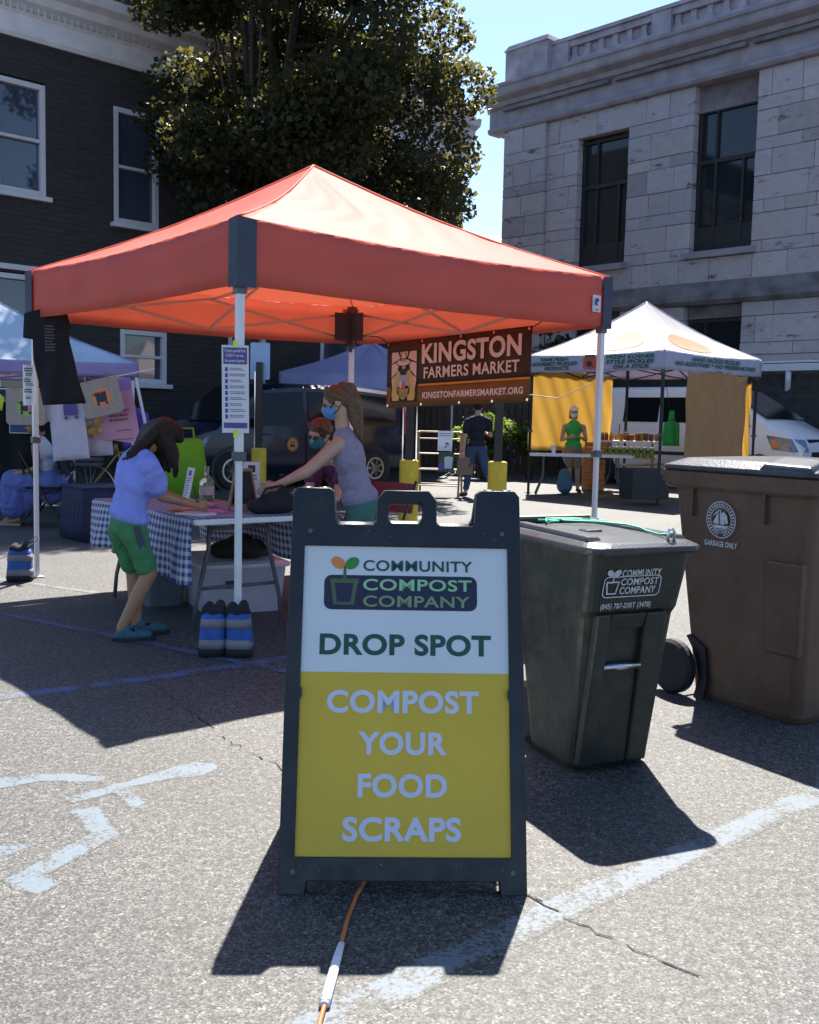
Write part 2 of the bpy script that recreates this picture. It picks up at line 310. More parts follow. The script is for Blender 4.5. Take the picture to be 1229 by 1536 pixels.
paint_strip('parking_line',[(-3.0,-.40),(-.13,2.15),(.335,2.59),(1.45,3.56),(4.2,5.95)],.105)
paint_strip('parking_line',[(-4.5,2.9),(-1.85,4.60),(-1.668,4.72),(-1.0,5.20),(-.653,5.50),(1.8,7.6)],.095,M['shadepaint'])
paint_strip('parking_line',[(-4.4,8.6),(-2.771,7.68),(-2.618,6.6+.75),(-2.2,7.39)][0:2]+[(-2.2,7.36)],.075)
paint_strip('parking_line',[(-2.62,6.55),(-1.698,5.93),(-1.119,5.54),(-.3,4.99)],.07,M['shadepaint'])
def soft_polys(polys,z=.0006,inset=.016,grow=.012):
    me=bpy.data.meshes.new('p'); b=bmesh.new(); lay=b.verts.layers.float.new('edge')
    for P in polys:
        n0=len(b.verts); vv=[b.verts.new((x,y,z)) for x,y in P]; f=b.faces.new(vv); f.normal_update()
        if f.normal.z<0: f.normal_flip()
        r_=bmesh.ops.inset_individual(b,faces=[f],thickness=inset,use_even_offset=True)
        keep_=set(vv)
        for v in {v for g_ in [f]+list(r_['faces']) for v in g_.verts}: v[lay]=0 if v in keep_ else 1
        for g_ in r_['faces']:
            pass
    b.to_mesh(me); b.free(); return me
SYM=[]
SYM.append([(-1.7,3.36),(-1.443,3.578),(-1.316,3.621),(-1.198,3.628),(-1.066,3.609),(-1.061,3.544),(-1.165,3.537),(-1.282,3.537),(-1.389,3.46),(-1.62,3.28)])
SYM.append([(-1.164,3.386),(-1.059,3.488),(-.969,3.587),(-.88,3.70),(-.796,3.786),(-.706,3.777),(-.683,3.719),(-.724,3.632),(-.816,3.597),(-.948,3.508),(-.86,3.36),(-.89,3.27),(-.999,3.44),(-1.102,3.335)])
SYM.append([(-1.106,3.282),(-1.007,3.317),(-.934,3.19),(-.87,3.104),(-.924,2.976),(-.999,2.80),(-.944,2.753),(-.977,2.679),(-1.06,2.707),(-1.12,2.765),(-1.078,2.853),(-.982,3.097),(-1.037,3.19)])
SYM.append([(-1.30,2.98),(-1.211,2.995),(-1.09,3.021),(-1.131,2.942),(-1.174,2.902),(-1.30,2.86)])
tag(link('wheelchair_marking',soft_polys(SYM),asphalt('worn_symbol_paint',(.105,.14,.175),.385)),kind='structure')
def crack(pts,w,seed):
    rr=random.Random(seed); P=[]
    for a,b in zip(pts[:-1],pts[1:]):
        n=max(3,int(math.dist(a,b)/.035))
        for i in range(n): t=i/n; P.append((a[0]+(b[0]-a[0])*t+rr.uniform(-.012,.012),a[1]+(b[1]-a[1])*t+rr.uniform(-.012,.012)))
    mb=MB(); 
    for p,q in zip(P[:-1],P[1:]):
        if rr.random()<.72: mb.stroke([p,q],w*rr.uniform(.2,.75),XY,.003)
    tag(mb.build('asphalt_crack',crackm,fix=False),kind='structure')
crackm=pm('crack_dark',(.012,.011,.010),.95)
crack([(-1.3,5.0),(-.95,4.45),(-.752,4.093),(-.447,3.713),(-.1,3.2),(.346,2.735),(.483,2.562),(.75,2.3)],.008,3)
crack([(.346,2.76),(.5,2.6)],.006,4); crack([(1.0,7.2),(2.2,8.6),(4.0,10.2)],.01,5); crack([(-.2,11),(.8,13.4),(1.1,16)],.014,6)
# ---- right-hand stone building (facade frame: x along the wall towards the camera, y into the building)
stone=attrmat('gray_stone'); trim=pm('stone_trim',(.31,.285,.32),.85,var=.2,vs=2.5,bump=.3,bs=10); parap=pm('stone_parapet',(.38,.34,.38),.85,var=.25,vs=2.5,bump=.3,bs=10)
darktrim=pm('weathered_ledge',(.19,.175,.18),.9,var=.4,vs=2,bump=.4,bs=9)
SB=thing('stone_building','gray cut stone building with tall dark windows, heavy cornice and balustrade at the right','building',(2.95,32,0),-47)
WIN=[(2.40,5.75,4.13,9.32),(6.17,5.80,7.93,9.45),(9.95,5.80,11.7,9.45),(13.7,5.8,15.4,9.45)]
LOW=[(2.45,1.2,4.1,4.1),(6.12,1.2,7.8,4.08),(9.9,1.2,11.6,4.08),(13.7,1.2,15.4,4.08)]
def blocks(mb,cols,u0,u1,z0,z1,front,seed,holes,alt=True,depth=.25,dirn=1):
    rr=random.Random(seed); z=z0; k=0
    while z<z1-.05:
        h=[.62,.30,.66,.32,.58][k%5] if alt else .45; h=min(h,z1-z)
        if z1-z-h<.15: h=z1-z
        segs=[(u0,u1)]
        for (a,b,c,d) in holes:
            if z+h>b+.01 and z<d-.01:
                ns=[]
                for s0,s1 in segs:
                    if a>s0 and a<s1: ns.append((s0,a)); 
                    if c>s0 and c<s1: ns.append((c,s1))
                    if a>=s1 or c<=s0: ns.append((s0,s1))
                segs=ns
        for s0,s1 in segs:
            u=s0; first=True
            while u<s1-.02:
                L=rr.uniform(.55,1.5)*(1.15 if h>.5 else 1.0)
                if first: L*=.5 if k%2 else 1; first=False
                e=min(u+L,s1); e=s1 if s1-e<.3 else e
                j=.0055; o=front+rr.uniform(-.012,.008)
                mb.box(((u+e)/2,o+depth/2,z+h/2),(e-u-2*j,depth,h-2*j))
                t=rr.uniform(.90,1.08); tint=rr.uniform(-.012,.012); dk=.80 if rr.random()<.08 else 1
                cols+= [(.47*t*dk+tint,.425*t*dk,.44*t*dk-tint,1)]*8; u=e
        z+=h; k+=1
    return mb
def addcol(o,cols):
    a=o.data.color_attributes.new('col','FLOAT_COLOR','POINT'); a.data.foreach_set('color',np.array(cols,dtype=np.float32).ravel())
mb=MB(); cols=[]
blocks(mb,cols,1.27,20,5.0,10.05,0,11,WIN); blocks(mb,cols,1.27,20,0,4.42,-.05,12,LOW)
blocks(mb,cols,-.35,1.27,0,10.05,-.12,13,[])
o=mb.build('wall',stone,SB,bev=.012,seg=1,fix=False); addcol(o,cols)
# side wall (left end, seen edge-on from the lot)
mb=MB(); cols=[]; 
b2=MB(); blocks(b2,cols,0,14,0,10.05,0,14,[]); 
sv=[(-.35+ (y+0.02), x-.12+.26,z) for x,y,z in b2.v]; mb.add(sv,b2.f)
o=mb.build('wall',stone,SB,bev=.012,seg=1); addcol(o,cols)
mb=MB(); mb.box((10,7.2,5.2),(19.6,13.9,10.4)); core=mb
core=MB()
for (x0,x1,z0,z1) in ((-.2,20,9.4,10.3),(-.2,2.35,0,9.4),(4.2,6.1,0,9.4),(8,9.88,0,9.4),(11.78,13.6,0,9.4),(15.5,20,0,9.4),(2.35,20,4.1,5.72)):
    core.box(((x0+x1)/2,.50,(z0+z1)/2),(x1-x0,.5,z1-z0))
core.box((9.9,7.6,5.1),(19.6,12.6,10.2)); core.build('backing',darktrim,SB)
ws=MB()
for i,(a,b,c,d) in enumerate(WIN+LOW):
    f=MB(); W_=c-a; fr=Fr((a,.26,b),(1,0,0),(0,0,1)); t=.09
    hh=d-b
    for x0,y0,x1,y1 in ((0,0,t,hh),(W_-t,0,W_,hh),(t,hh-t,W_-t,hh),(t,0,W_-t,t*1.6),(t,hh*.62,W_-t,hh*.62+.11),(W_*.28,t*1.6,W_*.28+.07,hh*.62),(W_*.28,hh*.62+.11,W_*.28+.06,hh-t),(W_*.72,t*1.6,W_*.72+.07,hh*.62)):
        f.box(((x0+x1)/2+a,.30,(y0+y1)/2+b),(x1-x0,.08,y1-y0))
    f.box((a+W_/2,.30,b+hh*.1),(W_-2*t,.05,hh*.16))
    wo=f.build('window',pm('window_frame_dark',(.030,.027,.026),.6) if i==0 else bpy.data.materials['window_frame_dark'],SB)
    q=MB(); q.box((a+W_/2,.345,b+hh/2),(W_,.02,hh)); q.build('pane',M['glass'],wo)
    if i<4:
        s=MB(); s.box(((a+c)/2,.05,b-.09),(W_+.3,.36,.17)); s.build('sill',trim,wo,bev=.015)
def profile_run(mb,prof,u0,u1,m=0):   # (y outwards negative, z) profile swept along x, closed
    n=len(prof); vs=[(u0,y,z) for y,z in prof]+[(u1,y,z) for y,z in prof]
    mb.add(vs,[tuple(range(n)),tuple(range(n,2*n))[::-1]]+[(i,(i+1)%n,n+(i+1)%n,n+i) for i in range(n)],m)
mb=MB(); profile_run(mb,[(.3,10.05),(-.16,10.05),(-.22,10.12),(-.22,10.2),(-.14,10.24),(-.14,10.72),(-.28,10.78),(-.32,10.9),(-.56,10.98),(-.60,11.04),(-.60,11.2),(-.66,11.24),(-.66,11.32),(.3,11.40)],-.95,20.2)
mb.box((-.42,7,10.72),(.98,13.3,1.3)); mb.build('cornice',trim,SB)
mb=MB()
for k in range(5): profile_run(mb,[(-.15,10.62),(-.30,10.62),(-.30,10.72),(-.15,10.72)],-.3+k*4.1,3.6+k*4.1)
mb.build('cornice_molding',darktrim,SB)
mb=MB(); mb.box((.55,.55,11.85),(1.62,1.6,.95)); mb.hexa([(-.3,-.3,12.325),(1.4,-.3,12.325),(1.4,1.35,12.325),(-.3,1.35,12.325)],[(-.2,-.2,12.5),(1.3,-.2,12.5),(1.3,1.25,12.5),(-.2,1.25,12.5)])
x=1.36
for k in range(5):
    mb.box((x+.3,.2,11.8),(.6,.5,.85)); 
    for j in range(6): mb.box((x+.6+j*.47+.14,.22,11.8),(.16,.34,.45)); mb.box((x+.6+j*.47+.14,.22,11.73),(.24,.36,.12))
    mb.box((x+2.0,.22,11.47),(2.85,.46,.17)); mb.box((x+2.0,.18,11.78),(2.8,.1,.45)); mb.box((x+2.0,.12,11.62),(2.8,.2,.14)); mb.box((x+2.0,.22,12.1),(2.85,.46,.17)); x+=3.4
mb.box((10.5,.2,12.24),(18.6,.58,.10)); mb.build('parapet',parap,SB)
mb=MB(); profile_run(mb,[(.3,4.42),(-.10,4.42),(-.22,4.52),(-.22,4.66),(-.12,4.72),(-.08,5.0),(.3,5.0)],-.5,20); mb.build('belt_course',darktrim,SB)
mb=MB(); mb.box((11.0,-.45,2.74),(18,.16,.18)); mb.box((11.0,-.23,2.88),(18,.36,.05)); mb.build('gutter',M['white'],SB,bev=.02)
mb=MB(); mb.tube([(9.35,-.45,2.66),(9.35,-.45,2.4),(9.2,-.16,2.1),(9.2,-.16,.1)],.07,10); mb.build('downspout',M['white'],SB,smooth=True)
mb=MB(); mb.box((11.0,-.22,1.3),(17.6,.2,2.6)); mb.build('porch_wall',pm('dark_porch',(.05,.045,.045),.8,var=.3),SB)
# ---- left dark brick building
brick=attrmat('dark_brick',.9,False,.35,30)
LB=thing('brick_building','dark brick building with white cornice and white framed sash windows at the left','building',(-7.1,20,0),44)
BW=[(-.92,5.35,.06,7.41),(1.47,5.10,2.47,7.36),(4.1,5.1,5.1,7.36),(6.7,5.1,7.7,7.36)]; BL=[(-.95,1.6,.06,3.86),(1.60,1.92,2.66,3.0),(4.2,1.2,5.2,3.4),(6.8,1.2,7.8,3.4)]
def brickwall(u0,u1,z0,z1,holes,seed):
    mb=MB(); cols=[]; rr=random.Random(seed); z=z0; k=0; h=.105
    while z<z1-.01:
        hh=min(h,z1-z); segs=[(u0,u1)]
        for a,b,c,d in holes:
            if z+hh>b+.01 and z<d-.01: segs=[q for s0,s1 in segs for q in (((s0,s1),) if (a>=s1 or c<=s0) else tuple(x for x in ((s0,a),(c,s1)) if x[1]-x[0]>.01))]
        for s0,s1 in segs:
            u=s0-(.17 if k%2 else 0)
            while u<s1-.005:
                e=min(u+.34,s1); a=max(u,s0)
                if e-a>.01:
                    mb.box(((a+e)/2,.1+rr.uniform(-.004,.004),z+hh/2),(e-a-.004,.2,hh-.004)); t=rr.uniform(.90,1.10)
                    cols+=[(.043*t,.038*t,.038*t,1)]*8
                u+=.34
        z+=hh; k+=1
    return mb,cols
mb,cols=brickwall(-4.5,11.6,0,8.15,BW+BL,5); o=mb.build('wall',brick,LB,fix=False); addcol(o,cols)
mb=MB(); mb.box((3.5,.62,4.1),(15.8,.2,8.2)); mb.box((3.5,4.7,5.2),(15.8,7.6,10.4)); mb.box((11.45,2,5),(.2,4,10)); mb.build('backing',pm('brick_backing_dark',(.022,.019,.017),.95),LB)  # plain dark fill mass behind the brick courses
wframe=pm('window_white_paint',(.62,.60,.63),.5,var=.06)
skyglass=pm('window_glass',(.05,.06,.09),.04,0,0,spec=1.0)
for i,(a,b,c,d) in enumerate(BW+BL):
    f=MB(); t=.10; H_=d-b; W_=c-a
    for x0,y0,x1,y1 in ((0,0,t,H_),(W_-t,0,W_,H_),(t,H_-t,W_-t,H_),(t,0,W_-t,t),(t,H_*.48,W_-t,H_*.48+.06)): f.box(((x0+x1)/2+a,.06,(y0+y1)/2+b),(x1-x0,.16,y1-y0))
    wo=f.build('window',wframe,LB,bev=.008); q=MB(); q.box((a+W_/2,.09,b+H_/2),(W_-.02,.02,H_-.02)); q.build('pane',skyglass,wo)
    s=MB(); s.box(((a+c)/2,-.04,b-.05),(W_+.16,.2,.09)); s.build('sill',wframe,wo,bev=.01)
mb=MB(); profile_run(mb,[(.3,8.15),(-.05,8.15),(-.09,8.22),(-.09,8.55),(-.13,8.6),(-.13,8.72),(-.22,8.78),(-.26,8.92),(-.42,9.0),(-.46,9.18),(.3,9.28)],-4.7,11.75)
co=mb.build('cornice',pm('cornice_white_paint',(.80,.76,.76),.6,var=.1,vs=3),LB)
mb=MB()
for k in range(int(16.2/.13)): mb.box((-4.6+k*.13,-.155,8.665),(.07,.05,.09))
mb.build('dentils',pm('dentil_paint',(.52,.49,.48),.6),co)
mb=MB(); mb.box((3.5,.25,9.9),(15.9,.3,1.3)); mb.build('attic_wall',pm('attic_dark',(.06,.052,.055),.9),LB)
mb=MB(); mb.box((-.5,-.02,3.98),(8,.06,.10)); mb.build('belt_course',wframe,LB)
# ---- far pale building showing in the gap
FB=thing('distant_building','small pale building with a low roof far behind the gap between the buildings','building',(5.4,66,0),-20)
mb=MB(); mb.box((0,4,5.8),(12,8,11.6)); mb.build('wall',pm('far_wall',(.36,.33,.34),.8,var=.08),FB)
mb=MB(); mb.hexa([(-6.3,-.3,11.6),(6.3,-.3,11.6),(6.3,8.3,11.6),(-6.3,8.3,11.6)],[(-6.3,3.6,13.6),(6.3,3.6,13.6),(6.3,4.4,13.6),(-6.3,4.4,13.6)]); mb.build('roof',pm('far_roof',(.30,.28,.30),.8),FB)
for x in (-4.5,-1.5,1.5,4.5):
    for z in (2.5,6,9.4): mb=MB(); mb.box((x,-.03,z),(1.1,.1,1.6)); mb.build('window',M['glass'],FB)
# ---- trees and hedge
def leafmat(name,c,tr,tf=.45):
    return pm(name,c,.5,0,.45,1.6,trans=tf,tr_col=tr,spec=.35)
def foliage(name,mat,parent,clumps,n,size,seed,keep=None,flatz=.75):
    rng=np.random.default_rng(seed); w_=np.array([c[3]**2.2 for c in clumps]); idx=rng.choice(len(clumps),n,p=w_/w_.sum()); C=np.array([c[:3] for c in clumps])[idx]; Rr=np.array([c[3] for c in clumps])[idx]
    d=rng.normal(size=(n,3)); d/=np.linalg.norm(d,axis=1)[:,None]; P=C+d*(Rr*rng.uniform(.35,1.05,n)**.6)[:,None]*np.array([1,1,flatz])
    if keep is not None: P=P[keep(P)]
    n=len(P); a=rng.normal(size=(n,3)); a[:,2]*=.6; a/=np.linalg.norm(a,axis=1)[:,None]; b=np.cross(a,rng.normal(size=(n,3))); b/=np.linalg.norm(b,axis=1)[:,None]
    s=size*rng.uniform(.6,1.3,n)[:,None]; c_=np.cross(a,b)
    # five-pointed folded leaf
    pts=np.stack([P-a*s*.5,P+b*s*.5-a*s*.05+c_*s*.08,P+b*s*.2+a*s*.2,P+a*s*.6,P-b*s*.2+a*s*.2,P-b*s*.5-a*s*.05+c_*s*.08],1).reshape(-1,3)
    me=bpy.data.meshes.new('leaf'); me.vertices.add(len(pts)); me.vertices.foreach_set('co',pts.ravel()); me.loops.add(n*6); me.loops.foreach_set('vertex_index',np.arange(n*6)); me.polygons.add(n)
    me.polygons.foreach_set('loop_start',np.arange(n)*6); me.update(calc_edges=True); return link(name,me,mat,parent)
def clumpset(c,r,n,seed,rc,sq=1):
    rng=np.random.default_rng(seed); out=[]
    for i in range(n):
        d=rng.normal(size=3); d/=np.linalg.norm(d); k=rng.uniform(.25,1)**.45
        out.append((c[0]+d[0]*r[0]*k,c[1]+d[1]*r[1]*k,c[2]+d[2]*r[2]*k,rc*rng.uniform(.6,1.35)))
    return out
T=thing('maple_tree','large dark maple tree leaning over the red tent between the two buildings','tree',(-3.6,21.5,0))
mb=MB(); tr=[V(0,0,0),V(.05,-.02,1.5),V(.2,-.1,3.2),V(.5,-.3,5),V(.9,-.6,7),V(1.2,-.8,9.2)]; mb.tube(tr,[.34,.26,.23,.19,.14,.05],12)
crn=clumpset((1.2,-1.15,8.9),(2.9,2.6,3.9),66,3,.85)
crn+= [(.6,-2.8,10.3,1.0),(1.6,-3.0,10.8,1.0),(2.4,-2.8,10.2,.9),(.2,-2.6,9.4,.8),(1.2,-3.0,9.3,.9),(2.2,-2.9,9.2,.8),(3.85,-1.3,6.3,1.0),(4.0,-1.5,5.4,.75),(3.4,-1.2,5.5,1.0),(2.6,-.9,5.3,1.0),(1.2,-.8,5.4,1.0),(-.2,-.8,5.5,.9),(-1.0,-.7,6.3,.8),(4.35,-1.4,7.5,.75),(0,-.5,4.6,1),(1,-.7,4.3,.9),(2,-.9,4.5,.9),(3.2,-1,4.7,.7)]
for c in crn[:40]:
    p=tr[2].lerp(tr[5],random.uniform(0,.9)); q=V(*c[:3]); mb.tube([p,p.lerp(q,.5)+V(0,0,.25),q],[.07,.045,.012],6)
mb.build('trunk',M['trunk'],T,smooth=True)
nx,ny=math.sin(R(44)),-math.cos(R(44))
keep=lambda P: ((P[:,0]-3.6+7.1)*nx+(P[:,1]+21.5-20)*ny)>.5
foliage('crown',leafmat('maple_leaves',(.028,.033,.015),(.22,.20,.05),.33),T,crn,88000,.112,4,keep)
def bush(name,label,cat,x,y,crn,n,size,seed,mat,trunk_h=1,group=None):
    t=thing(name,label,cat,(x,y,0),0,group); mb=MB()
    for c in crn[:8]: mb.tube([(c[0]*.2,c[1]*.2,0),(c[0]*.6,c[1]*.6,c[2]*.5),c[:3]],[.05,.035,.01],6)
    mb.build('trunk',M['trunk'],t,smooth=True); foliage('crown',mat,t,crn,n,size,seed); return t
lm2=leafmat('hedge_leaves',(.030,.045,.018),(.08,.11,.02),.3); lm3=leafmat('bush_leaves',(.07,.12,.03),(.25,.36,.04),.45)
bush('evergreen_tree','dark evergreen tree behind the fence, left of the walking person','tree',-.3,29.5,clumpset((0,0,2.2),(1.6,1.2,1.9),16,21,.8),7000,.14,22,lm2)
bush('evergreen_tree','dark evergreen tree behind the fence, right of the walking person','tree',2.6,30.2,clumpset((0,0,2.3),(1.6,1.1,2.0),16,23,.8),7000,.14,24,lm2)
bush('evergreen_tree','tall dark tree at the stone building corner above the pickle tent left edge','tree',3.75,28.3,clumpset((0,0,2.2),(1.0,.8,2.0),14,25,.7),6000,.14,26,lm2)
bush('shrub','bright green sunlit shrub in front of the fence beside the walking person','shrub',1.75,23.2,clumpset((0,0,.95),(.62,.35,.36),12,27,.3),2600,.10,28,lm3)
bush('shrub','small green shrub in front of the fence by the dark post','shrub',2.75,23.6,clumpset((0,0,.95),(.35,.25,.3),7,29,.24),1100,.10,30,lm3)
FN=thing('board_fence','dark wooden board fence across the back of the lot','fence',(1.2,25.6,0),-4)
mb=MB(); [mb.box((-3.2+k*.16,0,1.05),(.14,.025,2.1)) for k in range(40)]; mb.build('boards',M['darkwood'],FN)
mb=MB(); mb.box((-.1,.05,.5),(6.4,.06,.1)); mb.box((-.1,.05,1.7),(6.4,.06,.1)); mb.build('rails',M['darkwood'],FN)
for k in range(4): mb=MB(); mb.box((-3.2+k*2.1,.12,1.1),(.11,.11,2.2)); mb.build('post',M['darkwood'],FN)
# ================================================================ FOREGROUND: A-frame sign
LEAN=.328
SG=thing('a_frame_sign','black plastic a-frame sign reading drop spot, compost your food scraps, standing in front','sign',(.005,2.731,0),2.18)
cl,sn=math.cos(LEAN),math.sin(LEAN)
F1=Fr((0,0,0),(1,0,0),(0,sn,cl))      # normal points to the viewer side
outer=[(-.342,0),(-.272,0),(-.268,.036),(.254,.036),(.270,.036),(.272,0),(.342,0),(.343,.60),(.338,1.135),(.325,1.152),(.225,1.152),(.212,1.14),(.206,1.055),(.196,1.041),(.100,1.041),(.088,1.05),(.0865,1.12),(.066,1.148),(-.066,1.148),(-.0865,1.12),(-.088,1.05),(-.100,1.041),(-.203,1.041),(-.213,1.055),(-.220,1.14),(-.232,1.152),(-.328,1.152),(-.338,1.135),(-.343,.60)]
hole=rrect(-.058,1.046,.053,1.117,.018)
board(outer,[hole],F1,-.030,-.008,'board',M['black'],SG,.003)
board(outer,[hole,rrect(-.3035,.095,.3035,.979,.004)],F1,-.0075,.006,'frame',M['black'],SG,.002)
cream=pm('poster_white',(.70,.73,.74),.45,var=.03,vs=3,spec=.3); ylw=pm('poster_yellow',(.70,.48,.05),.45,var=.07,vs=2.5,spec=.3)
po=MB(); po.prism([(-.303,.6062),(.303,.6062),(.303,.9785),(-.303,.9785)],F1,-.0072,-.003); po=po.build('poster',cream,SG)
py_=MB(); py_.prism([(-.303,.0955),(.303,.0955),(.303,.606),(-.303,.606)],F1,-.0072,-.003); py_.build('yellow_panel',ylw,po)
dgreen=pm('letter_dark_green',(.012,.075,.055),.5,var=.1); lgreen=pm('letter_light_green',(.30,.58,.28),.5,var=.1); olive=pm('letter_olive',(.22,.30,.14),.5,var=.1)
navy=pm('logo_navy',(.014,.016,.05),.5,var=.1); lav=pm('letter_white',(.66,.66,.78),.5,var=.03); potg=pm('pot_green',(.07,.13,.05),.5,var=.1); lgr=pm('leaf_green',(.04,.26,.04),.5,var=.1); lor=pm('leaf_orange',(.75,.25,.05),.5,var=.1)
lg=MB(); lg.flat(rrect(-.2409,.7879,.2105,.8905,.022),F1,-.0022); lg=lg.build('logo_plate',navy,po,fix=False)
text(lg,'lettering',F1,[('COMMUNITY',-.127,.9035,.197,.9365)],dgreen,.018,-.0014)
text(lg,'lettering',F1,[('COMPOST',-.1265,.8455,.195,.880)],lgreen,.018,-.0014)
text(lg,'lettering',F1,[('COMPANY',-.1257,.797,.189,.8305)],olive,.018,-.0014)
q=MB(); q.flat(ellp(-.201,.927,.0225,.0165,rot=-35),F1,-.0014); q.build('logo_leaf',lor,lg,fix=False)
q=MB(); q.flat(ellp(-.160,.926,.0225,.0165,rot=35),F1,-.0014); q.build('logo_leaf',lgr,lg,fix=False)
q=MB(); q.stroke([(-.224,.873),(-.140,.873)],.013,F1,-.0013); q.stroke([(-.2175,.878),(-.208,.806),(-.158,.806),(-.147,.878)],.013,F1,-.0012); q.stroke([(-.1815,.875),(-.181,.918)],.008,F1,-.0010); q.build('logo_pot',potg,lg,fix=False)
text(po,'lettering',F1,[('DROP SPOT',-.2495,.655,.2506,.7175)],dgreen,.034,-.0022)
text(po,'lettering',F1,[('COMPOST',-.2237,.490,.2144,.5555),('YOUR',-.1331,.3735,.1222,.4385),('FOOD',-.1307,.2565,.1223,.3225),('SCRAPS',-.171,.138,.1616,.2045)],lav,.034,-.0022)
for sx in (-1,1):
    q=MB(); q.prism(rrect(sx*.306-.010,.528,sx*.306+.010,.563,.008),F1,.0055,.011); q.build('clip',M['black'],SG)
for x,y in ((.3045,.058),(-.3045,.058),(-.286,1.02),(.286,1.02)):
    q=MB(); q.prism(ellp(x,y,.007,.007,16),F1,.0055,.009); q.build('screw',M['gunmetal'],SG)
for x in (-.30,-.25,.25,.30):      # hinge knuckles on the top edge
    q=MB(); q.tube([F1(x-.016,1.150,-.02),F1(x+.016,1.150,-.02)],.014,12); q.build('hinge',M['black'],SG,smooth=True)
q=MB(); rr=random.Random(8)
for k in range(46):
    x=rr.choice((rr.uniform(-.20,-.05),rr.uniform(-.3,.3),rr.uniform(-.32,.32))); y=rr.uniform(.055,.094) if k<30 else rr.uniform(.985,1.03); w_=rr.uniform(.001,.006); q.flat([(x,y),(x+w_,y+rr.uniform(-.001,.001)),(x+w_*.8,y+rr.uniform(.0006,.002)),(x,y+.0012)],F1,.0064)
tag(q.build('scuffs',pm('scuff_gray',(.22,.22,.23),.8),SG,fix=False),kind='stuff')
# rear leaf of the sign
tp=F1(0,1.15,-.03); F2=Fr((0,tp.y*2-.01,0),(-1,0,0),(0,-sn,cl))
board([(-x,y) for x,y in outer],[[(-x,y) for x,y in hole]],F2,-.030,-.004,'rear_board',M['black'],SG,.003)
q=MB(); q.prism([(-.303,.095),(.303,.095),(.303,.979),(-.303,.979)],F2,-.0035,.0); q.build('rear_poster',cream,SG)
# cord running out under the sign
q=MB(); q.tube([(-.02,3.45,.009),(-.07,3.1,.009),(-.088,2.90,.009),(-.099,2.807,.009),(-.121,2.70,.009),(-.138,2.56,.009),(-.146,2.43,.009),(-.158,2.25,.009),(-.168,2.115,.009),(-.172,2.0,.009),(-.17,1.8,.009)],.0055,8)
cordo=thing('extension_cord','orange brown cord lying on the asphalt below the front sign, wrapped in white tape','cord',(0,0,0))
q.build('cord',pm('cord_orange',(.50,.16,.04),.5,var=.15),cordo,smooth=True)
q=MB(); q.tube([(-.1445,2.44,.0095),(-.151,2.36,.010),(-.157,2.27,.0105),(-.164,2.17,.010)],[.0085,.011,.012,.0135],10,flat=.62); q.build('tape',pm('white_tape',(.72,.72,.76),.5,var=.06,bump=.3,bs=80),cordo,smooth=True)
# ================================================================ green compost cart (x across the front, y towards the wheels)
def loft(mb,rings,m=0,cap=True):
    n=len(rings[0]); vs=[p for r in rings for p in r]
    fs=[(i*n+j,i*n+(j+1)%n,(i+1)*n+(j+1)%n,(i+1)*n+j) for i in range(len(rings)-1) for j in range(n)]
    if cap: fs+=[tuple(range(n))[::-1],tuple(range((len(rings)-1)*n,len(rings)*n))]
    mb.add(vs,fs,m)
def rr3(x0,y0,x1,y1,r,z): return [(x,y,z) for x,y in rrect(x0,y0,x1,y1,r,5)]
gplast=pm('dark_green_plastic',(.017,.021,.017),.48,var=.22,vs=5,bump=.06,bs=200,dust=.22,rvar=.15); lidp=pm('cart_lid_plastic',(.042,.044,.048),.30,var=.3,vs=5,bump=.08,bs=120,dust=.3)
GC=thing('compost_cart','dark green wheeled compost cart with green twine on its lid, right beside the front sign','trash cart',(.80,3.80,0),24)
mb=MB()
prof=[(.0,.165,.03,.36),(.03,.175,.01,.37),(.40,.195,-.04,.42),(.60,.205,-.07,.44),(.63,.210,-.09,.45),(.78,.220,-.125,.48),(.845,.225,-.14,.50)]
loft(mb,[rr3(-hx,y0,hx,y1,.06,z) for z,hx,y0,y1 in prof])
body=mb.build('body',gplast,GC,smooth=False,bev=.006)
# front grab recess with its bar: side cheeks raised around a pocket
def fy(z):  # front surface y at height z
    for (a,b) in zip(prof[:-1],prof[1:]):
        if a[0]<=z<=b[0]: t=(z-a[0])/(b[0]-a[0]); return a[2]+(b[2]-a[2])*t
    return prof[-1][2]
mb=MB()
for x0,x1,z0,z1 in ((-.17,-.115,.03,.62),(.040,.13,.03,.62),(-.115,.040,.56,.62)):
    mb.hexa([(x0,fy(z0)-.022,z0),(x1,fy(z0)-.022,z0),(x1,fy(z0)+.02,z0),(x0,fy(z0)+.02,z0)],[(x0,fy(z1)-.022,z1),(x1,fy(z1)-.022,z1),(x1,fy(z1)+.02,z1),(x0,fy(z1)+.02,z1)])
mb.build('recess_cheek',gplast,body,bev=.008)
q=MB(); q.hexa([(-.115,fy(.03)-.012,.03),(.040,fy(.03)-.012,.03),(.040,fy(.03)+.02,.03),(-.115,fy(.03)+.02,.03)],[(-.115,fy(.40)-.012,.40),(.040,fy(.40)-.012,.40),(.040,fy(.4)+.02,.40),(-.115,fy(.4)+.02,.40)]); q.build('lower_panel',gplast,body,bev=.004)
q=MB(); q.tube([(-.118,fy(.42)-.018,.415),(.044,fy(.42)-.018,.415)],.014,12); q.build('grab_bar',M['steel'],GC,smooth=True)
mb=MB()
loft(mb,[rr3(-.245,-.165,.240,.52,.07,.842),rr3(-.25,-.172,.245,.525,.07,.852),rr3(-.25,-.172,.245,.525,.07,.868),rr3(-.228,-.145,.225,.505,.07,.880),rr3(-.22,-.13,.215,.50,.07,.884),rr3(-.12,-.02,.12,.42,.05,.896)])
lid=mb.build('lid',lidp,GC,bev=.004)
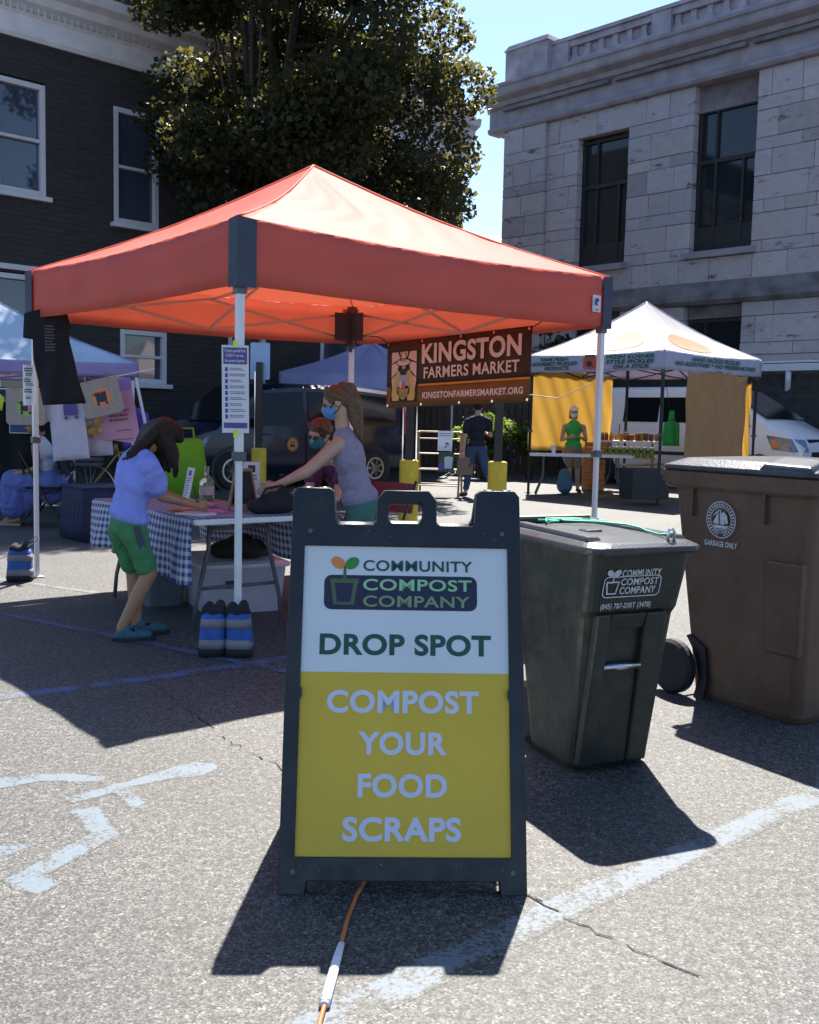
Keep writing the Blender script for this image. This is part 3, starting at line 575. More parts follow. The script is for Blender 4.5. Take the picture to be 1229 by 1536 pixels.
for sx in (-.93,.93):
    q=MB(); P=[(sx*.19,-.10),(sx*.19,.44)]; q.hexa([(sx*.20-.035,-.09,.884),(sx*.20+.03,-.09,.882),(sx*.19+.03,.46,.884),(sx*.19-.03,.46,.886)],[(sx*.20-.028,-.075,.902),(sx*.20+.022,-.075,.900),(sx*.19+.022,.45,.903),(sx*.19-.022,.45,.905)]); q.build('lid_rib',lidp,lid,bev=.005)
q=MB(); q.hexa([(-.10,.10,.890),(-.02,.10,.892),(-.02,.17,.892),(-.10,.17,.890)],[(-.09,.105,.903),(-.03,.105,.905),(-.03,.165,.905),(-.09,.165,.903)]); q.build('lid_handle',lidp,lid,bev=.004)
q=MB(); q.tube([(.105,-.118,.872),(.105,-.122,.915),(.112,-.122,.926),(.125,-.122,.926),(.132,-.122,.915),(.132,-.118,.872)],.0055,8); q.build('latch',M['chrome'],lid,smooth=True)
q=MB(); q.tube([(-.2,.535,.90),(.2,.535,.90)],.018,10); [q.box((x,.51,.87),(.03,.06,.07)) for x in (-.2,.2,0)]; q.build('handle',gplast,GC)
for sx in (-1,1):
    q=MB(); q.lathe([(.0,-.028),(.10,-.028),(.125,-.015),(.125,.015),(.10,.028),(0,.028)],(sx*.125,.42,.125),24,M=Matrix.Rotation(R(90),3,'Y')); q.build('wheel',M['rubber'],GC)
fzt=Fr((0,fy(.72)-.0005,.72),(1,0,0),(0,fy(.80)-fy(.70),.10)); wht=pm('stencil_white',(.55,.55,.57),.6,var=.25,vs=60)
fz=lambda x,y,d=0: fzt(x-.088,y-.040,d+.004)
text(body,'lettering',fz,[('COMMUNITY',-.005,.080,.165,.108),('COMPOST',-.005,.048,.160,.075),('COMPANY',-.005,.014,.152,.042)],wht,.02,.0)
text(body,'lettering',fz,[('(845) 787-DIRT (3478)',-.075,-.048,.145,-.020)],wht,.02,.0)
q=MB(); oo=rrect(-.077,.004,.170,.082,.018); q.stroke(oo+[oo[0]],.004,fz); q.stroke([(-.066,.062),(-.058,.018),(-.022,.018),(-.014,.062),(-.067,.062)],.007,fz,.0005); q.stroke([(-.04,.062),(-.04,.088)],.005,fz,.001); q.flat(ellp(-.056,.097,.016,.0115,16,-30),fz,.001); q.flat(ellp(-.026,.097,.016,.0115,16,30),fz,.001); q.build('logo',wht,body,fix=False)
tw=MB(); rr=random.Random(4); P=[(-.10,.41,.905),(-.04,.44,.906),(.03,.43,.906),(.10,.41,.905),(.13,.33,.906),(.05,.36,.909),(-.03,.38,.909),(.09,.30,.907),(.15,.20,.905),(.14,.10,.903),(.12,.02,.90),(.115,-.06,.895),(.118,-.115,.905)]
tw.tube([(x+rr.uniform(-.008,.008),y+rr.uniform(-.008,.008),z+.004) for x,y,z in P],.0042,6)
tw.tube([(-.12,.42,.912),(-.06,.36,.912),(-.13,.34,.911),(-.07,.44,.914),(.06,.45,.912),(.12,.39,.912)],.0042,6)
o=tw.build('twine',pm('green_twine',(.03,.42,.27),.6,var=.2),None,smooth=True); o.location=(.80,3.80,0); o.rotation_euler=(0,0,R(24)); tag(o,'tangled green twine lying on the lid of the dark green compost cart','twine')
# ================================================================ brown garbage cart (x from back to front, y away from the viewer)
bplast=pm('brown_plastic',(.105,.056,.034),.45,var=.18,vs=4,bump=.06,bs=200,dust=.25,rvar=.15); blid=pm('black_lid_plastic',(.03,.032,.04),.30,var=.2,vs=5,bump=.1,bs=90,dust=.3)
BC=thing('garbage_cart','large brown wheeled garbage cart with black lid and white city seal at the right edge','trash cart',(1.70,4.41,0),-58.3)
mb=MB(); prof=[(0,-.58,0,.02,.50),(.03,-.60,.01,.01,.52),(.6,-.68,.035,-.015,.60),(1.03,-.745,.055,-.03,.655)]
loft(mb,[rr3(a,c,b,d,.05,z) for z,a,b,c,d in prof]); body=mb.build('body',bplast,BC,bev=.006)
mb=MB(); loft(mb,[rr3(-.765,-.045,.07,.67,.045,1.005),rr3(-.79,-.06,.085,.685,.045,1.02),rr3(-.795,-.062,.088,.69,.045,1.085),rr3(-.785,-.055,.08,.68,.045,1.09)]); mb.build('rim',bplast,BC,bev=.004)
for x in (-.60,-.18): q=MB(); q.box((x,-.035,.95),(.012,.03,.15)); q.build('rim_gusset',bplast,body,bev=.003)
q=MB(); q.hexa([(-.17,-.012,.30),(.012,-.012,.30),(.012,.05,.30),(-.17,.05,.30)],[(-.17,-.038,.72),(.030,-.038,.72),(.03,.05,.72),(-.17,.05,.72)]); q.build('side_panel',bplast,body,bev=.012)
mb=MB(); loft(mb,[rr3(-.80,-.07,.10,.70,.06,1.092),rr3(-.805,-.075,.105,.705,.06,1.10),rr3(-.80,-.07,.10,.70,.06,1.115),rr3(-.72,-.01,.04,.64,.08,1.15),rr3(-.5,.15,-.15,.48,.08,1.165)]); lid=mb.build('lid',blid,BC,bev=.006,smooth=False)
q=MB(); q.hexa([(-.22,-.072,1.10),(.09,-.072,1.10),(.05,.1,1.14),(-.22,.1,1.14)],[(-.18,-.06,1.145),(.06,-.06,1.14),(.03,.1,1.17),(-.2,.1,1.175)]); q.build('lid_lip',blid,lid,bev=.012)
q=MB(); q.tube([(-.84,.0,1.07),(-.84,.62,1.07)],.018,10); [q.box((-.815,y,1.06),(.06,.03,.06)) for y in (.02,.31,.6)]; q.build('handle',bplast,BC)
for yy in (-.055,.56):
    wM=Matrix.Rotation(R(90),3,'X'); q=MB(); q.lathe([(.085,-.03),(.118,-.03),(.133,-.016),(.133,.016),(.118,.03),(.085,.03)],(-.665,yy,.134),32,M=wM); wo=q.build('wheel',M['rubber'],BC)
    hubm=pm('hub_gray',(.035,.035,.038),.5) if 'hub_gray' not in bpy.data.materials else bpy.data.materials['hub_gray']; q=MB(); q.lathe([(0,-.02),(.04,-.02),(.04,.02),(0,.02)],(-.665,yy-.008,.134),20,M=wM); q.lathe([(.078,-.012),(.09,-.012),(.09,.02),(.078,.02)],(-.665,yy-.008,.134),28,M=wM)
    for k in range(8): a=R(45*k); q.box((-.665+.06*math.cos(a),yy-.008,.134+.06*math.sin(a)),(.05,.02,.018),rot=Matrix.Rotation(-a,3,'Y'))
    q.build('hub',hubm,wo)
q=MB(); q.tube([(-.665,-.03,.134),(-.665,.55,.134)],.011,8); q.build('axle',M['steel'],BC)
q=MB(); [q.prism([(-.56+.004*k,.0),(-.56,.0),(-.545,.05),(-.53,.1),(-.545,.17),(-.58,.24),(-.62,.29),(-.6,.3),(-.5,.25),(-.48,.1),(-.50,.0)],Fr((0,0,0),(1,0,0),(0,0,1)),.006,.02) for k in (0,)]; q.build('wheel_arch',M['black'],body)
em=Fr((-.425,-.0345,.872),(1,0,0),(0,-.045/1.0,1)); e2=lambda x,y,d=0: em(x*1.17,y*1.17,d+.004)
q=MB(); q.ring((0,0),.070,.074,e2); q.ring((0,0),.050,.053,e2)
for k in range(30):
    if k in (22,23): continue
    a=R(k*12); q.stroke([(.056*math.cos(a),.056*math.sin(a)),(.066*math.cos(a),.066*math.sin(a))],.006,e2)
for pl in ([(-.012,-.018),(-.012,.03),(-.042,-.015)],[(-.006,-.018),(-.004,.042),(.024,-.016)],[(.0,.02),(.012,.034),(.03,.02),(.036,-.012),(.028,-.014)]): q.flat(pl,e2,.0005)
q.flat([(-.042,-.022),(.04,-.022),(.032,-.034),(-.034,-.034)],e2,.0005)
for yy in (-.038,-.043): q.stroke([(-.03,yy),(.03,yy)],.0022,e2)
for k in range(5): q.stroke([(-.04+.005*k,.014+.006*k),(-.022+.006*k,.024+.004*k)],.0022,e2,.0008)
q.build('seal',wht,body,fix=False)
text(body,'lettering',e2,[('GARBAGE ONLY',-.083,-.108,.083,-.085)],wht,.03,0)
# ================================================================ RED MARKET TENT
red=pm('red_canopy_fabric',(.74,.17,.13),.64,var=.06,vs=2,bump=.25,bs=4,trans=.40,tr_col=(.86,.42,.30),spec=.20); slate=pm('slate_corner_fabric',(.055,.065,.10),.7,var=.12,trans=.1)
def tent(name,label,loc,rz,H,zb,zt,zp,mats,frame_m,legs,legw=.04,sag=.05,group=None,corner=None,leg_top=None,valdrop=0):
    t=thing(name,label,'tent',loc,rz,group); N=20
    mb=MB()
    for k in range(4):
        a=R(90*k); rot=Matrix.Rotation(a,3,'Z')
        def f(u,v):
            x=(2*u-1)*H*(1-v); y=-H*(1-v); s=math.sin(math.pi*v)*sag*2.2*(1-.45*abs(2*u-1)) ; s+= .035*math.sin(math.pi*u)*(1-v)**3 
            s+=.0045*math.sin(u*38+5*math.sin(v*7+k))*math.sin(math.pi*v)*(1-v)+.003*math.sin((u+v)*55+k)*(1-v)*math.sin(math.pi*v); return rot@V(x,y,zt+(zp-zt)*v-s)
        mb.sheet(f,N*2,N*2)
    rf_=mb.build('roof',mats[0],t,smooth=True,solid=.002)
    for k in range(4):
        rot=Matrix.Rotation(R(90*k),3,'Z'); q=MB(); P=[]
        for i in range(15):
            v=i/14; P.append(rot@V(-H*(1-v),-H*(1-v),zt+(zp-zt)*v-math.sin(math.pi*v)*sag*2.2*.55+.004))
        q.tube(P,.007,6); q.build('hip_seam',mats[1],rf_,smooth=True)
    for k in range(4):
        rot=Matrix.Rotation(R(90*k),3,'Z'); mb=MB()
        def f(u,v): return rot@V((2*u-1)*(H+.004),-(H+.004)-.012*math.sin(math.pi*u)*(1-v)+.006*math.sin(u*40),zb+(zt-zb)*v-(.035*math.sin(math.pi*u)*(v)+.02*math.sin(math.pi*u)*(1-v)))
        mb.sheet(f,30,4); val=mb.build('valance',mats[1],t,smooth=True,solid=.002)
    if corner:
        for k in range(4):
            rot=Matrix.Rotation(R(90*k),3,'Z'); mb=MB(); e=.012; H2=H+.02
            mb.add([rot@V(*p) for p in ((-H2,-H2,zb-.012),(-H2+.125,-H2+.004,zb-.012),(-H2+.125,-H2+.004,zt-.005),(-H2,-H2,zt+.004),(-H2+.004,-H2+.095,zb-.012),(-H2+.004,-H2+.095,zt-.005))],[(0,1,2,3),(0,3,5,4)])
            mb.build('corner_patch',corner,t,solid=.003)
    hh=H-(.03 if corner else .055); lt=leg_top or zt-.02
    for k,(sx,sy) in enumerate(((-1,-1),(1,-1),(1,1),(-1,1))):
        if not legs[k]: continue
        q=MB(); q.bar((sx*hh,sy*hh,lt*.46),(sx*hh,sy*hh,lt),legw,legw); q.bar((sx*hh,sy*hh,0),(sx*hh,sy*hh,lt*.46+.03),legw*.8,legw*.8)
        q.box((sx*hh,sy*hh,.006),(.09,.09,.012)); lo=q.build('leg',frame_m,t,bev=.003)
        for bz,bw,bh in ((lt*.46,1.5,.05),(zb-.02,1.5,.05),(lt-.02,1.7,.07)): q=MB(); q.box((sx*hh,sy*hh,bz),(legw*bw,legw*bw,bh)); q.build('bracket',M['gunmetal'],lo,bev=.003)
    return t,hh
RT,hh=tent('canopy_tent','red pop-up canopy tent with slate corners over the compost table','',0,0,0,0,0,0,0,0) if False else tent('canopy_tent','big red pop-up canopy tent with slate corner patches and white poles',(-.770,7.839,0),40.22,1.556,2.01,2.369,3.162,(red,red),M['white'],(1,1,1,1),corner=slate)
tan=pm('truss_aluminum',(.55,.50,.45),.4,.3,.05)
def truss(t,hh,z0,z1,zp,m,w=.022):
    for k in range(4):
        rot=Matrix.Rotation(R(90*k),3,'Z'); q=MB()
        for a,b,za,zb_ in ((-hh,0,z1,z0),(-hh,0,z0,z1),(0,hh,z0,z1),(0,hh,z1,z0)):
            yy=-hh+(.012 if za>zb_ else -.012); q.bar(rot@V(a,yy,za),rot@V(b,yy,zb_),w*.55,w,0)
        q.build('truss',m,t)
    for k in range(4):
        rot=Matrix.Rotation(R(90*k),3,'Z'); q=MB(); q.bar(rot@V(-hh,0,z0+.02),rot@V(0,0,zp-.55),w*.55,w); q.bar(rot@V(-hh,0.02,z1),rot@V(0,0.02,zp-.75),w*.55,w); q.build('truss',m,t)
    q=MB(); q.bar((0,0,zp-.8),(0,0,zp-.1),.035); q.build('center_post',m,t)
truss(RT,hh,2.04,2.30,3.16,tan)
# maker label at the right front corner and slate drape seen inside the far corner
lf=Fr((1.556-.165,-1.556-.030,2.165),(1,0,0),(0,0,1)); q=MB(); q.flat([(-.045,-.06),(.045,-.06),(.045,.06),(-.045,.06)],lf,0); la=q.build('maker_label',M['paper'],RT,fix=False)
q=MB(); q.ring((0,.012),.012,.026,lf,.002,a0=20,a1=300); q.flat(ellp(.006,.018,.014,.010,16,30),lf,.0025); q.stroke([(-.026,-.008),(-.005,.0),(.018,.036)],.009,lf,.0028); q.stroke([(-.02,-.045),(.02,-.045)],.006,lf,.0028); q.build('emblem',pm('emblem_blue',(.04,.06,.30),.6,var=0),la,fix=False)
q=MB(); [q.hexa([(1.47,1.47-i,1.93),(1.49,1.47-i,1.93),(1.49,1.50-i,1.93),(1.47,1.50-i,1.93)],[(1.44,1.44,2.3),(1.52,1.44,2.3),(1.52,1.52,2.3),(1.44,1.52,2.3)]) for i in (0,)]; q.box((1.47,1.37,2.16),(.012,.17,.26)); q.box((1.37,1.47,2.16),(.17,.012,.26)); q.build('corner_drape',slate,RT)
# sand bag weights
blue=pm('blue_bag_fabric',(.022,.085,.36),.7,var=.2,vs=10,bump=.3,bs=25); strap=pm('gray_strap',(.19,.19,.21),.7,var=.12); 
def weight(name,label,loc,rz,two,group):
    t=thing(name,label,'weight bag',loc,rz,group)
    for sx in ((-1,1) if two else (0,)):
        wx=.085 if two else .10
        q=MB(); loft(q,[rr3(sx*.10-wx*1.06,-.08,sx*.10+wx*1.06,.09,.045,.0),rr3(sx*.10-wx*1.16,-.095,sx*.10+wx*1.16,.10,.05,.03),rr3(sx*.097-wx*1.1,-.09,sx*.097+wx*1.1,.09,.05,.12),rr3(sx*.090-wx*1.03,-.078,sx*.090+wx*1.03,.08,.05,.25),rr3(sx*.085-wx*.95,-.06,sx*.085+wx*.95,.065,.04,.285)]); bo=q.build('bag',blue,t,smooth=True)
        q=MB(); loft(q,[rr3(sx*.10-wx*1.09,-.084,sx*.10+wx*1.09,.094,.045,-.001),rr3(sx*.10-wx*1.19,-.10,sx*.10+wx*1.19,.105,.05,.03),rr3(sx*.10-wx*1.17,-.098,sx*.10+wx*1.17,.10,.05,.055)]); q.build('base',M['blackcloth'],bo,smooth=True)
        for z in (.085,.215):
            k=1.17 if z<.1 else 1.10; o_=.098 if z<.1 else .092; q=MB(); loft(q,[rr3(sx*o_-wx*k,-.082*k,sx*o_+wx*k,.082*k,.05,z-.028),rr3(sx*(o_-.004)-wx*k*.965,-.078*k,sx*(o_-.004)+wx*k*.965,.078*k,.05,z+.028)]); q.build('strap',strap,bo,smooth=True)
        q=MB(); q.cap((sx*.085-.05,-.02,.285),(sx*.085-.04,.01,.305),.045,.038); q.cap((sx*.085+.045,-.02,.28),(sx*.085+.04,.02,.315),.045,.038); q.ell((sx*.085,.0,.28),(.095,.072,.045)); q.build('top_flap',M['blackcloth'],bo,smooth=True)
    return t
w1=weight('weight_bag','pair of blue weight bags with gray straps strapped round the front tent pole',(-.985,5.53,0),2,True,'weight bags at the tent poles')
w2=weight('weight_bag','single blue weight bag with gray straps at the left tent pole',(-2.985,7.84,0),12,False,'weight bags at the tent poles')
w1.scale=(.74,.8,.86); w2.scale=(.82,.82,.86)
q=MB(); q.tube([(.05,-.02,.30),(.12,-.04,.34),(.17,-.05,.38),(.16,-.05,.41),(.10,-.03,.36)],.012,6,flat=.4); q.build('loose_strap',strap,w2); q=MB(); q.tube([(-.09,-.03,.24),(-.16,-.04,.21),(-.20,-.05,.20)],.014,6,flat=.4); q.build('loose_strap',strap,w2)
# notices on the poles
def notice(name,label,fr,w,h,parent_loc=None):
    t=thing(name,label,'notice',fr(0,0)); fl=Fr((0,0,0),fr.u,fr.v); q=MB(); q.prism([(-w/2,-h/2),(w/2,-h/2),(w/2,h/2),(-w/2,h/2)],fl,0,.003); q.build('sheet',M['paper'],t); return t,fl
nf=Fr((-.965,5.655,1.447),(1,.06,0),(-.012,0,1)); nt_,fl=notice('covid_notice','tall white laminated health notice with purple header on the front tent pole',nf,.146,.475)
q=MB(); q.flat([(-.064,.135),(.064,.135),(.064,.225),(-.064,.225)],fl,.0045); hd=q.build('header',M['purple'],nt_,fix=False)
q=MB(); q.flat([(-.064,-.212),(.064,-.212),(.064,-.182),(-.064,-.182)],fl,.0045); q.build('footer',M['purple'],nt_,fix=False)
text(hd,'lettering',fl,[('Protect yourself from',-.056,.195,.056,.217),('COVID-19 and stop',-.052,.170,.046,.190),('the spread of germs',-.056,.142,.05,.163)],M['paper'],.02,.006)
q=MB(); 
for k in range(9): txtbars(q,fl,-.030,.10-k*.032,.058,.118-k*.032,2,.0045,0,.5,.35,k)
txtbars(q,fl,-.052,-.205,.052,-.19,1,.006,0,.5,.1,77); q.build('print',M['purple'],nt_,fix=False)
q=MB(); 
for k in range(9): q.flat([(-.056,.095-k*.032),(-.04,.095-k*.032),(-.04,.118-k*.032),(-.056,.118-k*.032)],fl,.0045)
q.build('pictograms',M['purple'],nt_,fix=False)
neon=pm('neon_tape',(.60,.80,.05),.5,var=0); pink=pm('pink_tape',(.85,.20,.38),.5,var=0)
for y0,y1 in ((.225,.262),(-.262,-.222)): q=MB(); q.flat([(-.012,y0),(.012,y0),(.012,y1),(-.012,y1)],fl,.006); q.build('tape',neon,nt_,fix=False)
nf=Fr((-2.93,7.925,1.50),(1,.05,0),(0,0,1)); n2_,fl=notice('price_notice','narrow white notice taped to the left tent pole in front of the tote bag',nf,.095,.31)
q=MB(); 
for k,(a,b) in enumerate(((.10,.135),(.07,.095),(.02,.055),(-.005,.016),(-.06,-.025),(-.105,-.085))): txtbars(q,fl,-.038+.01*(k%2),a,.038-.012*(k%3),b,2,.0045,0,.6,.2,k+20)
q.build('print',M['ink'],n2_,fix=False)
for y0,y1 in ((.15,.18),(-.2,-.15)): q=MB(); q.flat([(-.01,y0),(.008,y0),(.008,y1),(-.01,y1)],fl,.006); q.build('tape',pink,n2_,fix=False)
# black t-shirt hung from the left corner
def flatcloth(name,outline,fr,mat,parent=None,th=.012,wav=.02,res=.02):
    # cloth cut to an outline, filled with a fine grid so that it can ripple
    xs=[p[0] for p in outline]; ys=[p[1] for p in outline]
    me=bpy.data.meshes.new('c'); b=bmesh.new(); f=b.faces.new([b.verts.new((x,y,0)) for x,y in outline]); bmesh.ops.triangulate(b,faces=[f])
    x=min(xs)+res*1.5
    while x<max(xs): bmesh.ops.bisect_plane(b,geom=b.verts[:]+b.edges[:]+b.faces[:],plane_co=(x,0,0),plane_no=(1,0,0)); x+=res*1.5
    y=min(ys)+res*3
    while y<max(ys): bmesh.ops.bisect_plane(b,geom=b.verts[:]+b.edges[:]+b.faces[:],plane_co=(0,y,0),plane_no=(0,1,0)); y+=res*3
    h=max(ys)-min(ys)
    for v in b.verts:
        t=(max(ys)-v.co.y)/h; d=wav*(.25+t)*(math.sin(v.co.x*38+1.3*math.sin(v.co.y*6))*.6+.4*math.sin(v.co.x*17+v.co.y*9)); v.co=fr(v.co.x,v.co.y,d)
    b.to_mesh(me); b.free(); me.polygons.foreach_set('use_smooth',[True]*len(me.polygons))
    o=link(name,me,mat,parent); k=o.modifiers.new('solid','SOLIDIFY'); k.thickness=th; k.offset=0; return o
TEE=[(-.02,.02),(-.10,0),(-.155,-.02),(-.165,-.20),(-.095,-.21),(-.09,-.36),(-.06,-.52),(-.02,-.70),(.285,-.68),(.235,-.5),(.17,-.22),(.165,-.13),(.185,-.12),(.15,0),(.10,.03),(.06,.0),(.02,-.0)]
bt=thing('tshirt','black t-shirt with small print hanging at the left corner of the red tent','t-shirt',(-2.765,7.83,2.05)); fl=Fr((0,0,0),(.96,.1,0),(.0,0,1))
flatcloth('shirt',TEE,fl,M['blackcloth'],bt,.02,.02)
q=MB(); txtbars(q,fl,.0,-.30,.075,-.10,9,.035,0,.5,.3,5); q.build('print',pm('gray_print',(.12,.12,.14),.7,var=.3),bt,fix=False)
# market banner between the far and right-hand corners
bn0=V(-.236,9.62,1.405); bn1=V(.938,8.23,1.462); bu=(bn1-bn0); BL_=bu.length
brown=pm('banner_brown',(.055,.026,.017),.55,var=.08,trans=.18,tr_col=(.14,.06,.03)); tanb=pm('banner_tan',(.17,.085,.025),.55,var=.15,trans=.25,tr_col=(.42,.2,.05)); cre=pm('banner_cream',(.82,.76,.70),.6,var=.03); orng=pm('banner_orange',(.62,.28,.05),.6,var=.05)
BN=thing('market_banner','brown market banner with a straw hatted farmer picture, hung under the red tent','banner',bn0); fb=Fr((0,0,0),bu,(0,0,1)); Wb=BL_; Hb=.60
top=lambda x: Hb-.012*math.sin(math.pi*x/Wb)+.03*(1-x/Wb)*0
q=MB(); q.sheet(lambda u,v: fb(u*Wb,.19+v*(Hb-.19),.004*math.sin(u*9)),20,6); bo=q.build('cloth',brown,BN,solid=.002,smooth=True)
q=MB(); q.sheet(lambda u,v: fb(u*Wb,v*.19,.004*math.sin(u*9)),20,3); q.build('lower_band',tanb,bo,solid=.002,smooth=True)
q=MB(); q.flat([(.46,.182),(Wb-.0,.182),(Wb-.0,.20),(.46,.20)],fb,.008); q.build('stripe',orng,bo,fix=False)
text(bo,'lettering',fb,[('KINGSTON',.50,.375,1.72,.55)],cre,.035,.010)
text(bo,'lettering',fb,[('FARMERS MARKET',.53,.245,1.70,.345)],cre,.02,.010)
text(bo,'lettering',fb,[('KINGSTONFARMERSMARKET.ORG',.52,.068,1.75,.125)],cre,.03,.010)
pic=MB(); pic.flat([(.065,.045),(.445,.045),(.445,.515),(.065,.515)],fb,.008); pic=pic.build('picture',pm('picture_outline',(.02,.012,.012),.6,var=0),bo,fix=False)
def shp(name,col,polys,d):
    q=MB(); [q.flat(p,fb,d) for p in polys]; q.build(name,pm('print_'+name,col,.6,var=.04),pic,fix=False)
shp('sky_ray',(.72,.64,.56),[[(.08,.40),(.20,.44),(.17,.5),(.08,.5)],[(.08,.27),(.16,.33),(.20,.42),(.08,.39)],[(.43,.40),(.31,.44),(.34,.5),(.43,.5)],[(.43,.27),(.35,.33),(.31,.42),(.43,.39)],[(.2,.5),(.21,.45),(.30,.45),(.31,.5)],[(.08,.26),(.10,.14),(.15,.3)],[(.43,.26),(.41,.14),(.36,.3)]],.010)
shp('sleeve',(.62,.50,.14),[[(.17,.34),(.12,.27),(.085,.12),(.10,.06),(.19,.06),(.20,.11),(.17,.13),(.185,.22),(.195,.32)],[(.335,.34),(.385,.27),(.42,.12),(.405,.06),(.315,.06),(.305,.11),(.335,.13),(.32,.22),(.31,.32)]],.012)
shp('overalls',(.38,.44,.58),[[(.20,.33),(.215,.29),(.29,.29),(.305,.33),(.315,.31),(.325,.19),(.18,.19),(.19,.31)]],.014)
shp('field',(.50,.42,.10),[[(.185,.165),(.325,.165),(.31,.10),(.27,.07),(.235,.07),(.195,.10)]],.014)
shp('barn',(.62,.14,.10),[[(.235,.17),(.285,.17),(.285,.205),(.26,.235),(.235,.205)]],.016); shp('silo',(.75,.70,.66),[[(.205,.17),(.23,.17),(.23,.24),(.205,.24)]],.016)
shp('face',(.72,.52,.40),[[(.225,.40),(.285,.40),(.28,.36),(.255,.34),(.23,.36)]],.013); shp('hat',(.74,.68,.60),[ellp(.255,.405,.092,.032),[(.205,.41),(.225,.47),(.245,.505),(.265,.505),(.285,.47),(.305,.41)]],.016)
q=MB(); q.stroke(ellp(.255,.405,.094,.034)+[(.349,.405)],.007,fb,.0175); q.stroke([(.205,.42),(.225,.47),(.245,.505),(.265,.505),(.285,.47),(.305,.42)],.007,fb,.0175); 
for x in range(5): q.stroke([(.20+.027*x,.155),(.215+.02*x,.08)],.005,fb,.0165)
q.stroke([(.16,.20),(.175,.12),(.2,.105)],.006,fb,.0165); q.stroke([(.35,.20),(.335,.12),(.31,.105)],.006,fb,.0165); q.build('drawing_lines',bpy.data.materials['picture_outline'],pic,fix=False)
q=MB(); [q.prism(ellp(x,y,.012,.012,12),fb,.003,.009) for x in (.025,.5,1.0,1.4,Wb-.025) for y in (.02,Hb-.02)]; q.build('grommets',M['chrome'],BN)
q=MB(); q.tube([fb(.02,Hb-.02),fb(-.12,Hb+.06),fb(-.40,Hb+.10)],.004,6); q.tube([fb(Wb-.02,Hb-.02),fb(Wb+.3,Hb+.1),fb(Wb+.6,Hb+.20)],.004,6); q.build('cords',M['blackcloth'],BN)
q=MB(); q.tube([fb(Wb-.02,.06),fb(Wb+.3,.02),fb(Wb+.62,.12)],.004,6); q.build('rope',pm('pale_rope',(.5,.48,.42),.8),BN)
# ================================================================ FOLDING TABLE under the red tent
TBL=(-.923,6.125,0); TRZ=37
TB=thing('folding_table','white folding table with gray wishbone legs under the red tent','table',TBL,TRZ)
q=MB(); q.prism(rrect(-.38,0,.38,1.68,.04),XY,.665,.698); q.build('top',M['whiteplastic'],TB,bev=.006)
for y,dy in ((.20,-1),(1.48,1)):
    for sx in (-1,1):
        q=MB(); q.tube([(sx*.20,y,.675),(sx*.205,y,.50),(sx*.24,y,.36),(sx*.285,y+dy*.0,.18),(sx*.30,y,.015)],.014,10); q.build('leg',M['gunmetal'],TB,smooth=True)
    for bp_,br in (([(-.27,y,.26),(.27,y,.26)],.011),([(-.2,y,.62),(.2,y,.62)],.011),([(0,y,.62),(0,y-dy*.45,.66)],.009)): q=MB(); q.tube(bp_,br,8); q.build('brace',M['gunmetal'],TB,smooth=True)
ging=gingham('blue_gingham',(.045,.075,.28),(.70,.70,.74),.048,.3)
TC=thing('tablecloth','blue and white checked tablecloth draped over the folding table','tablecloth',TBL,TRZ)
def clothf(u,v):
    y=.03+u*1.62; s=(v-.5); LD,RD=.37-.06*u+.02*math.sin(u*7),.30+.02*math.sin(u*9)
    tot=LD+.78+RD; a=v*tot
    if a<LD: dz=LD-a; return V(-.388-.05*(dz/LD)*(1+.5*math.sin(u*23))-.015*math.sin(u*31)*dz/LD, y-(.10*(dz/LD) if u<.1 else 0)+.02*math.sin(v*9),.702-dz)
    if a<LD+.78: return V(-.388+(a-LD)/.78*.776,y,.702+.002*math.sin(u*30+v*20))
    dz=a-LD-.78; return V(.388+.04*(dz/RD)*(1+.5*math.sin(u*19)),y,.702-dz)
q=MB(); q.sheet(clothf,60,60,0,uvf=lambda u,v:(u*1.7,v*1.52)); q.build('cloth',ging,TC,smooth=True,solid=.002)
def on_table(x,y,z=.703):
    a=R(TRZ); return (TBL[0]+x*math.cos(a)-y*math.sin(a),TBL[1]+x*math.sin(a)+y*math.cos(a),z)
clear=pm('bottle_glass',(.62,.70,.68),.06,0,0,spec=.8); clear.node_tree.nodes['Principled BSDF'].inputs['Transmission Weight'].default_value=.85
BO=thing('glass_bottle','clear glass bottle with a pale label standing on the checked tablecloth','bottle',(-1.43,7.22,.705))
q=MB(); q.lathe([(0,0),(.048,0),(.052,.01),(.052,.125),(.045,.15),(.02,.172),(.016,.185),(.016,.225),(.02,.228),(.02,.238),(.013,.238)],n=24); bo=q.build('glass',clear,BO,smooth=True)
q=MB(); q.lathe([(.0528,.04),(.0535,.04),(.0535,.10),(.0528,.10)],n=24); q.build('label_band',pm('bottle_label',(.55,.52,.5),.6),bo)
JR=thing('glass_jar','short clear glass tumbler near the black bag on the folding table','jar',(-.915,6.42,.705))
q=MB(); q.lathe([(0,0),(.034,0),(.038,.09),(.035,.09),(.031,.006),(0,.006)],n=20); q.build('glass',clear,JR,smooth=True)
chalk=pm('chalkboard',(.02,.02,.024),.8); 
ES=thing('easel_board','small wooden a-frame chalkboard standing on the folding table behind the front pole','board',(-1.06,6.52,.705),62)
for s in (-1,1):
    fr=Fr((0,s*.055,0),(s*-1,0,0),(0,-s*.22,1)); q=MB()
    for x0,y0,x1,y1 in ((-.085,0,-.07,.27),(.07,0,.085,.27),(-.07,.03,.07,.045),(-.07,.255,.07,.27)): q.prism([(x0,y0),(x1,y0),(x1,y1),(x0,y1)],fr,-.008,.008)
    q.build('frame',M['wood'],ES); q=MB(); q.prism([(-.07,.045),(.07,.045),(.07,.255),(-.07,.255)],fr,-.004,.004); q.build('slate',chalk,ES)
